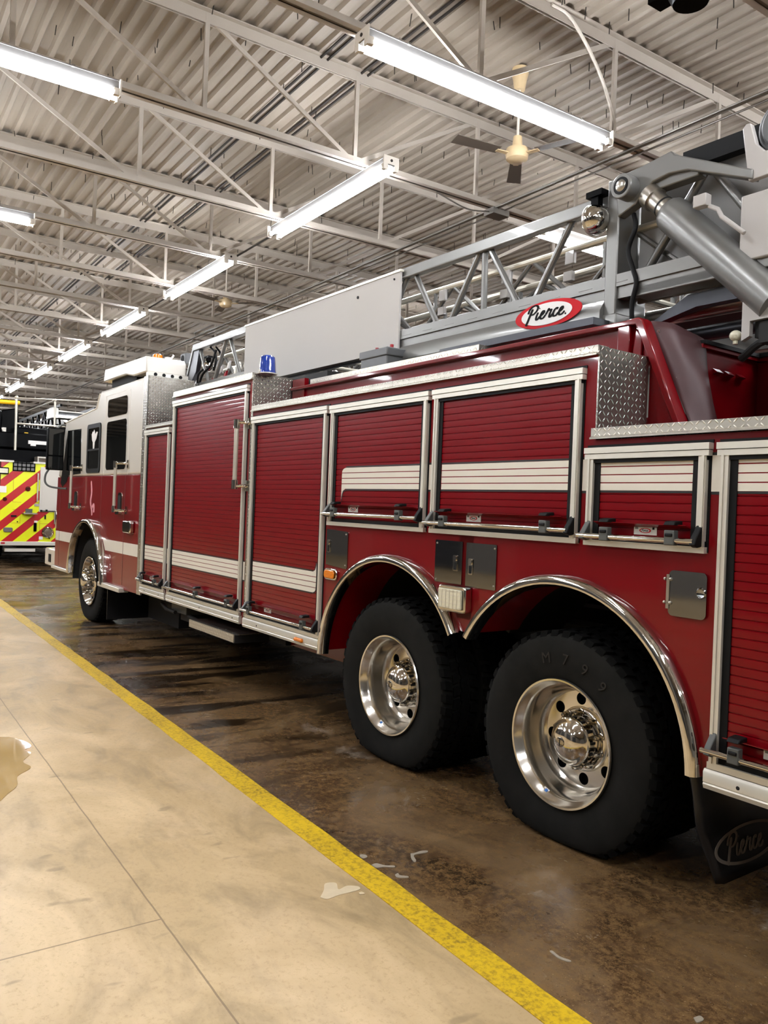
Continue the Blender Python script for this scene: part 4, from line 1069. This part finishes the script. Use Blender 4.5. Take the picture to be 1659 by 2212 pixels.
sub(MB().box(-2.36, -2.29, .50, .55, 3.13, 3.19).tube([(-2.29, .53, 3.13), (-2.24, .53, 3.10), (-2.22, .53, 3.06), (-2.10, .53, 2.95)], .012, 8), 'valve_block', M['panel_white'], cyl, bevel=.004)
for p0, p1 in (((-2.43, .71, 3.40), (-2.83, .71, 2.87)), ((-2.38, .71, 3.38), (-2.16, .71, 3.08))):
    part(MB().tube([p0, p1], .022, 14), 'ladder_truss', M['ladder'])
part(MB().box(-2.86, -1.4, .76, .78, 2.80, 3.46), 'ladder_inner_wall', simple('matte_grey_sheet', '#8b8987', .5, 0, 0, .05, 3))
r = MB().box(-2.78, -1.5, .64, .72, 2.855, 2.935).prism([(-2.76, 2.79), (-2.76, 2.845), (-1.5, 2.845), (-1.5, 2.79), (-2.45, 2.79)], 'y', .60, .72)
part(r, 'heel_rail', M['ladder'], bevel=.005)
vplate([(-2.78, 2.63), (-2.50, 2.77), (-1.5, 2.80), (-1.5, 2.70), (-2.45, 2.70)], .70, .76, 'heel_gusset', 'ladder_dark')
part(MB().tube([(-2.85, .86, 2.725), (-1.4, .86, 2.725)], .048, 20), 'hydraulic_tube', M['steel'])
part(MB().tube([(-2.66, .92, 2.61), (-1.4, .92, 2.61)], .040, 20), 'hydraulic_tube', M['ladder_dark'])
part(MB().box(-2.155, -1.25, .58, 1.0, 2.835, 3.150), 'control_box', M['panel_white'], bevel=.008)
vplate([(-2.165, 3.475), (-2.145, 3.495), (-2.125, 3.490), (-2.095, 3.385), (-2.05, 3.335), (-1.98, 3.325), (-1.4, 3.325), (-1.4, 3.24), (-2.125, 3.215)], .585, .62, 'side_bracket', 'panel_white', bevel=.004)
mt = part(MB().cyl((-1.995, .66, 3.47), (-1.995, 1.2, 3.47), .135, n=32).cyl((-1.995, .66, 3.47), (-1.995, .64, 3.47), .11, n=32), 'waterway_elbow', M['battery'], bevel=.01)
part(MB().box(-2.55, -1.3, .68, .74, 3.43, 3.52), 'rail_cover', M['seal'])
lp_ = MB().holed([(-2.125, 2.750), (-1.35, 2.755), (-1.35, 2.56), (-2.085, 2.545), (-2.085, 2.475), (-2.125, 2.455)], [rrect(-2.048, -2.012, 2.600, 2.715, .0175)], lambda a, b, c: (a, .58+c, b), .03)
lp_ = part(lp_, 'turntable_plate', M['panel_white'])
sub(MB().box(-2.07, -1.99, .612, .62, 2.58, 2.73), 'slot_back', M['hole'], lp_)
tb = MB().box(-2.08, -1.2, .62, 1.6, 2.47, 2.56).box(-2.35, -1.2, 1.22, 1.9, 2.0, 2.52).cyl((-1.95, .66, 2.47), (-1.95, .66, 2.40), .05, n=14).box(-2.05, -1.6, .60, .68, 2.44, 2.54).tube([(-2.25, .8, 2.42), (-2.1, .75, 2.48), (-1.9, .7, 2.42)], .02, 8, smooth=5)
part(tb, 'turntable_base', M['dark'])
part(MB().sphere((-2.165, .60, 2.49), .03, 14, 8, sc=(1, 1, .9)).cyl((-2.165, .6, 2.45), (-2.165, .6, 2.48), .012, n=8), 'deck_lamp', M['lens'])

# ------------------------------------------------------------------ second truck, seen from behind, farther down the bay
t2 = empty('fire_truck', T2)
tag(t2, 'distant fire truck whose rear wears red and lime chevrons', 'fire truck')
def q(y): return y - T2.y
def P2(mb, name, mats, **k): return mb.build(name, mats, t2, None, **k)
YL, YR = 2.80, 5.20
P2(MB().box(-8.5, -.012, q(YL), q(YR), .55, 2.285), 'truck_body', M['red'])
P2(MB().box(-.012, 0, q(YL), q(YR), .55, 2.29), 'chevron_panel', M['chevron'])
d = MB().box(0, .03, q(3.60), q(4.30), 1.22, 2.22)
for k in range(14): d.box(.03, .034, q(3.64), q(4.26), 1.31+k*.062, 1.368+k*.062)
d = P2(d, 'rear_shutter', M['white'])
sub(MB().box(.034, .06, q(3.62), q(4.28), 1.235, 1.25).box(.034, .07, q(3.73), q(3.77), 1.23, 1.275).box(.034, .07, q(3.62), q(3.66), 1.225, 1.265), 'shutter_bar', M['seal'], d)
g = MB()
for k in range(6): g.box(.002, .02, q(3.03+k*.088), q(3.05+k*.088), 2.11, 2.30)
for k in range(3): g.box(.002, .02, q(3.03), q(3.49), 2.10+k*.085, 2.125+k*.085)
g.box(.001, .006, q(3.03), q(3.49), 2.10, 2.30, 1)
P2(g, 'step_grille', [M['black'], M['housing']])
a = P2(MB().box(0, .05, q(2.74), q(2.95), 2.02, 2.17), 'warning_lamp', M['black'], bevel=.015)
sub(MB().box(.05, .056, q(2.76), q(2.93), 2.045, 2.145), 'lens', M['lens'], a)
P2(MB().box(0, .012, q(2.78), q(2.92), 1.62, 1.76), 'info_label', M['logo_white'])
for yy, z, r in ((3.355, 1.72, .055), (2.895, 1.475, .045)):
    a = P2(MB().cyl((0, q(yy), z), (.02, q(yy), z), r, n=20), 'hatch_knob', M['chrome'])
    sub(MB().box(.02, .026, q(yy)-r*.7, q(yy)+r*.7, z-.010, z+.010), 'knob_bar', M['seal'], a)
def pipe2(pts, r, name, mat, n=10, **k): return P2(MB().tube(pts, r, n, **k), name, M[mat])
pipe2([(.08, q(3.545), 2.06), (.08, q(3.545), 1.46)], .017, 'grab_rail', 'handrail')
P2(MB().box(0, .09, q(3.53), q(3.56), 2.05, 2.075).box(0, .09, q(3.53), q(3.56), 1.44, 1.47).box(0, .015, q(3.50), q(3.60), 1.34, 1.40), 'rail_bracket', M['steel'])
P2(MB().box(0, .25, q(3.25), q(3.53), 1.165, 1.19), 'folding_step', M['steel'])
P2(MB().box(.0, .03, q(3.32), q(3.46), 1.19, 1.28), 'step_latch', M['latch'])
ln = MB()
for y0, y1, z0, z1 in ((3.055, 3.06, 1.42, 2.08), (3.06, 3.23, 1.415, 1.42), (3.06, 3.22, 1.25, 1.256), (3.215, 3.22, .96, 1.25), (3.03, 3.22, .955, .96), (3.625, 3.63, .57, 1.22), (3.63, 3.95, .955, .96), (2.80, 2.81, 1.1, 1.35)):
    ln.box(0, .003, q(y0), q(y1), z0, z1)
P2(ln, 'panel_seam', M['redtrim'])
P2(MB().box(0, .03, q(3.03), q(3.14), 1.10, 1.13).box(0, .03, q(3.72), q(3.75), 1.06, 1.15).box(0, .02, q(3.155), q(3.175), .975, 1.0), 'latch', M['seal'])
P2(MB().prism(rrect(q(2.885), q(3.07), .76, .86, .03), 'x', 0, .05), 'tail_lamp', M['housing'], bevel=.01)
P2(MB().box(0, .04, q(3.50), q(3.56), .78, .97), 'handset', M['black'], bevel=.01)
P2(MB().box(0, .01, q(3.51), q(3.58), .98, 1.02).box(0, .01, q(3.62), q(3.70), .60, .67), 'label_tag', M['logo_white'])
hc = P2(MB().lathe([(.115, 0), (.12, .05), (.10, .07), (.085, .06), (.085, .01), (.001, .01)], (0, q(3.80), .765), 28, 0, 'x'), 'hose_coupling', M['chrome'])
sub(MB().lathe([(.124, .02), (.124, .045), (.118, .045)], (0, q(3.80), .765), 28, 0, 'x').cyl((.03, q(3.83), .66), (.06, q(3.83), .62), .012, n=8), 'coupling_ring', M['seal'], hc)
P2(MB().box(.0, .05, q(3.92), q(4.0), .95, 1.24), 'warning_lamp', M['steel'], bevel=.01)
P2(MB().box(-.3, .06, q(2.72), q(5.2), .465, .555), 'rear_bumper', M['alu'], bevel=.01)
P2(MB().box(.06, .065, q(2.84), q(2.92), .50, .54), 'marker_lamp', M['redtrim'])
P2(MB().box(-.1, .03, q(2.93), q(3.55), .33, .40), 'tow_step', M['alu'])
for xx in (-2.4, -3.8):
    for yy in (2.85, 4.75): P2(tire(xx, q(yy), .53, .34, .53, MB()), 'tire', [M['tire'], M['tread']])
P2(MB().box(-8, -.2, q(3.2), q(4.8), .40, .7), 'chassis', M['dark'])
# its tread-plate deck and black aerial equipment
P2(MB().box(-.4, .03, q(2.72), q(3.05), 2.29, 2.33).box(-.4, .03, q(3.45), q(5.2), 2.29, 2.33).box(-.35, .02, q(3.55), q(4.3), 2.42, 2.45).box(-.35, .02, q(3.53), q(3.555), 2.33, 2.45), 'tread_plate_deck', M['diamond_trim'], uv=True)
P2(MB().box(-.36, -.02, q(3.555), q(4.1), 2.335, 2.42), 'amber_lamp_box', simple('dark_amber_lens', '#4a3108', .2, 0, .8))
blk = MB().box(-6, -.5, q(2.70), q(5.2), 2.29, 2.62).box(-5, -.45, q(2.72), q(4.3), 2.62, 2.98).box(-3, -.6, q(3.15), q(4.4), 2.96, 3.12)
blk.prism([(q(2.70), 2.9), (q(2.85), 2.9), (q(2.86), 3.42), (q(2.70), 3.52)], 'x', -1.5, -.5).prism([(q(2.86), 2.9), (q(3.32), 2.9), (q(3.24), 3.58), (q(2.90), 3.50)], 'x', -2.4, -.9)
P2(blk, 'aerial_pedestal', M['black'], bevel=.03)
P2(MB().box(-.45, -.40, q(3.40), q(3.80), 2.74, 2.82).box(-.45, -.39, q(3.45), q(3.56), 2.70, 2.74), 'white_plate', M['logo_white'])
P2(MB().box(-.595, -.58, q(3.34), q(3.42), 2.96, 3.005), 'yellow_tag', M['yellow_tube'])
P2(MB().box(-.90, -.86, q(2.92), q(3.0), 2.85, 3.1).tube([(-.88, q(2.88), 3.12), (-.86, q(2.95), 2.98)], .014, 8), 'steel_lever', M['steel'])
ld = MB()
for yy in (4.30, 5.10):
    ld.beam((-1.5, q(yy), 3.24), (-10.5, q(yy), 3.24), .06, .08).beam((-1.5, q(yy), 3.80), (-10.5, q(yy), 3.80), .05, .06).beam((-1.5, q(yy), 3.56), (-10.5, q(yy), 3.56), .03, .03)
    for k in range(11):
        x = -1.5-.8*k
        ld.beam((x, q(yy), 3.25), (x-.4, q(yy), 3.79), .045, .045).beam((x-.4, q(yy), 3.79), (x-.8, q(yy), 3.25), .045, .045)
for k in range(24): ld.beam((-1.6-.36*k, q(4.30), 3.28), (-1.6-.36*k, q(5.10), 3.28), .035, .035)
P2(ld, 'aerial_ladder', M['black'])
P2(MB().box(-9.5, -2.6, q(4.42), q(4.62), 3.42, 3.70), 'ladder_waterway', M['logo_white'], bevel=.02)
pipe2([(-.35, q(2.4), 3.615), (-.35, q(3.18), 3.635)], .048, 'padding_tube', 'yellow_tube', 14)
rl = MB()
rl.tube([(-.05, q(3.065), 3.70), (-.05, q(3.075), 2.56)], .026, 10).tube([(-.05, q(3.87), 3.74), (-.05, q(3.87), 3.14)], .022, 10)
rl.tube([(-.05, q(3.065), 3.71), (-.05, q(5.0), 3.82)], .014, 8).tube([(-.05, q(3.075), 3.15), (-.05, q(3.87), 3.16), (-.05, q(5.0), 3.22)], .020, 8)
rl.tube([(-.05, q(3.87), 3.74), (-3.6, q(3.87), 3.76)], .02, 8).sphere((-.05, q(3.065), 3.72), .04, 10, 8).sphere((-.05, q(3.87), 3.74), .035, 10, 8)
P2(rl, 'handrail', M['handrail'])
fl = P2(MB().box(-1.4, -1.0, q(4.02), q(5.3), 3.44, 3.62).box(-1.5, -.9, q(3.98), q(4.12), 3.42, 3.66), 'floodlight_housing', M['white'], bevel=.01)
sub(MB().box(-1.0, -.99, q(4.14), q(5.2), 3.46, 3.59), 'floodlight_glass', M['glass'], fl)
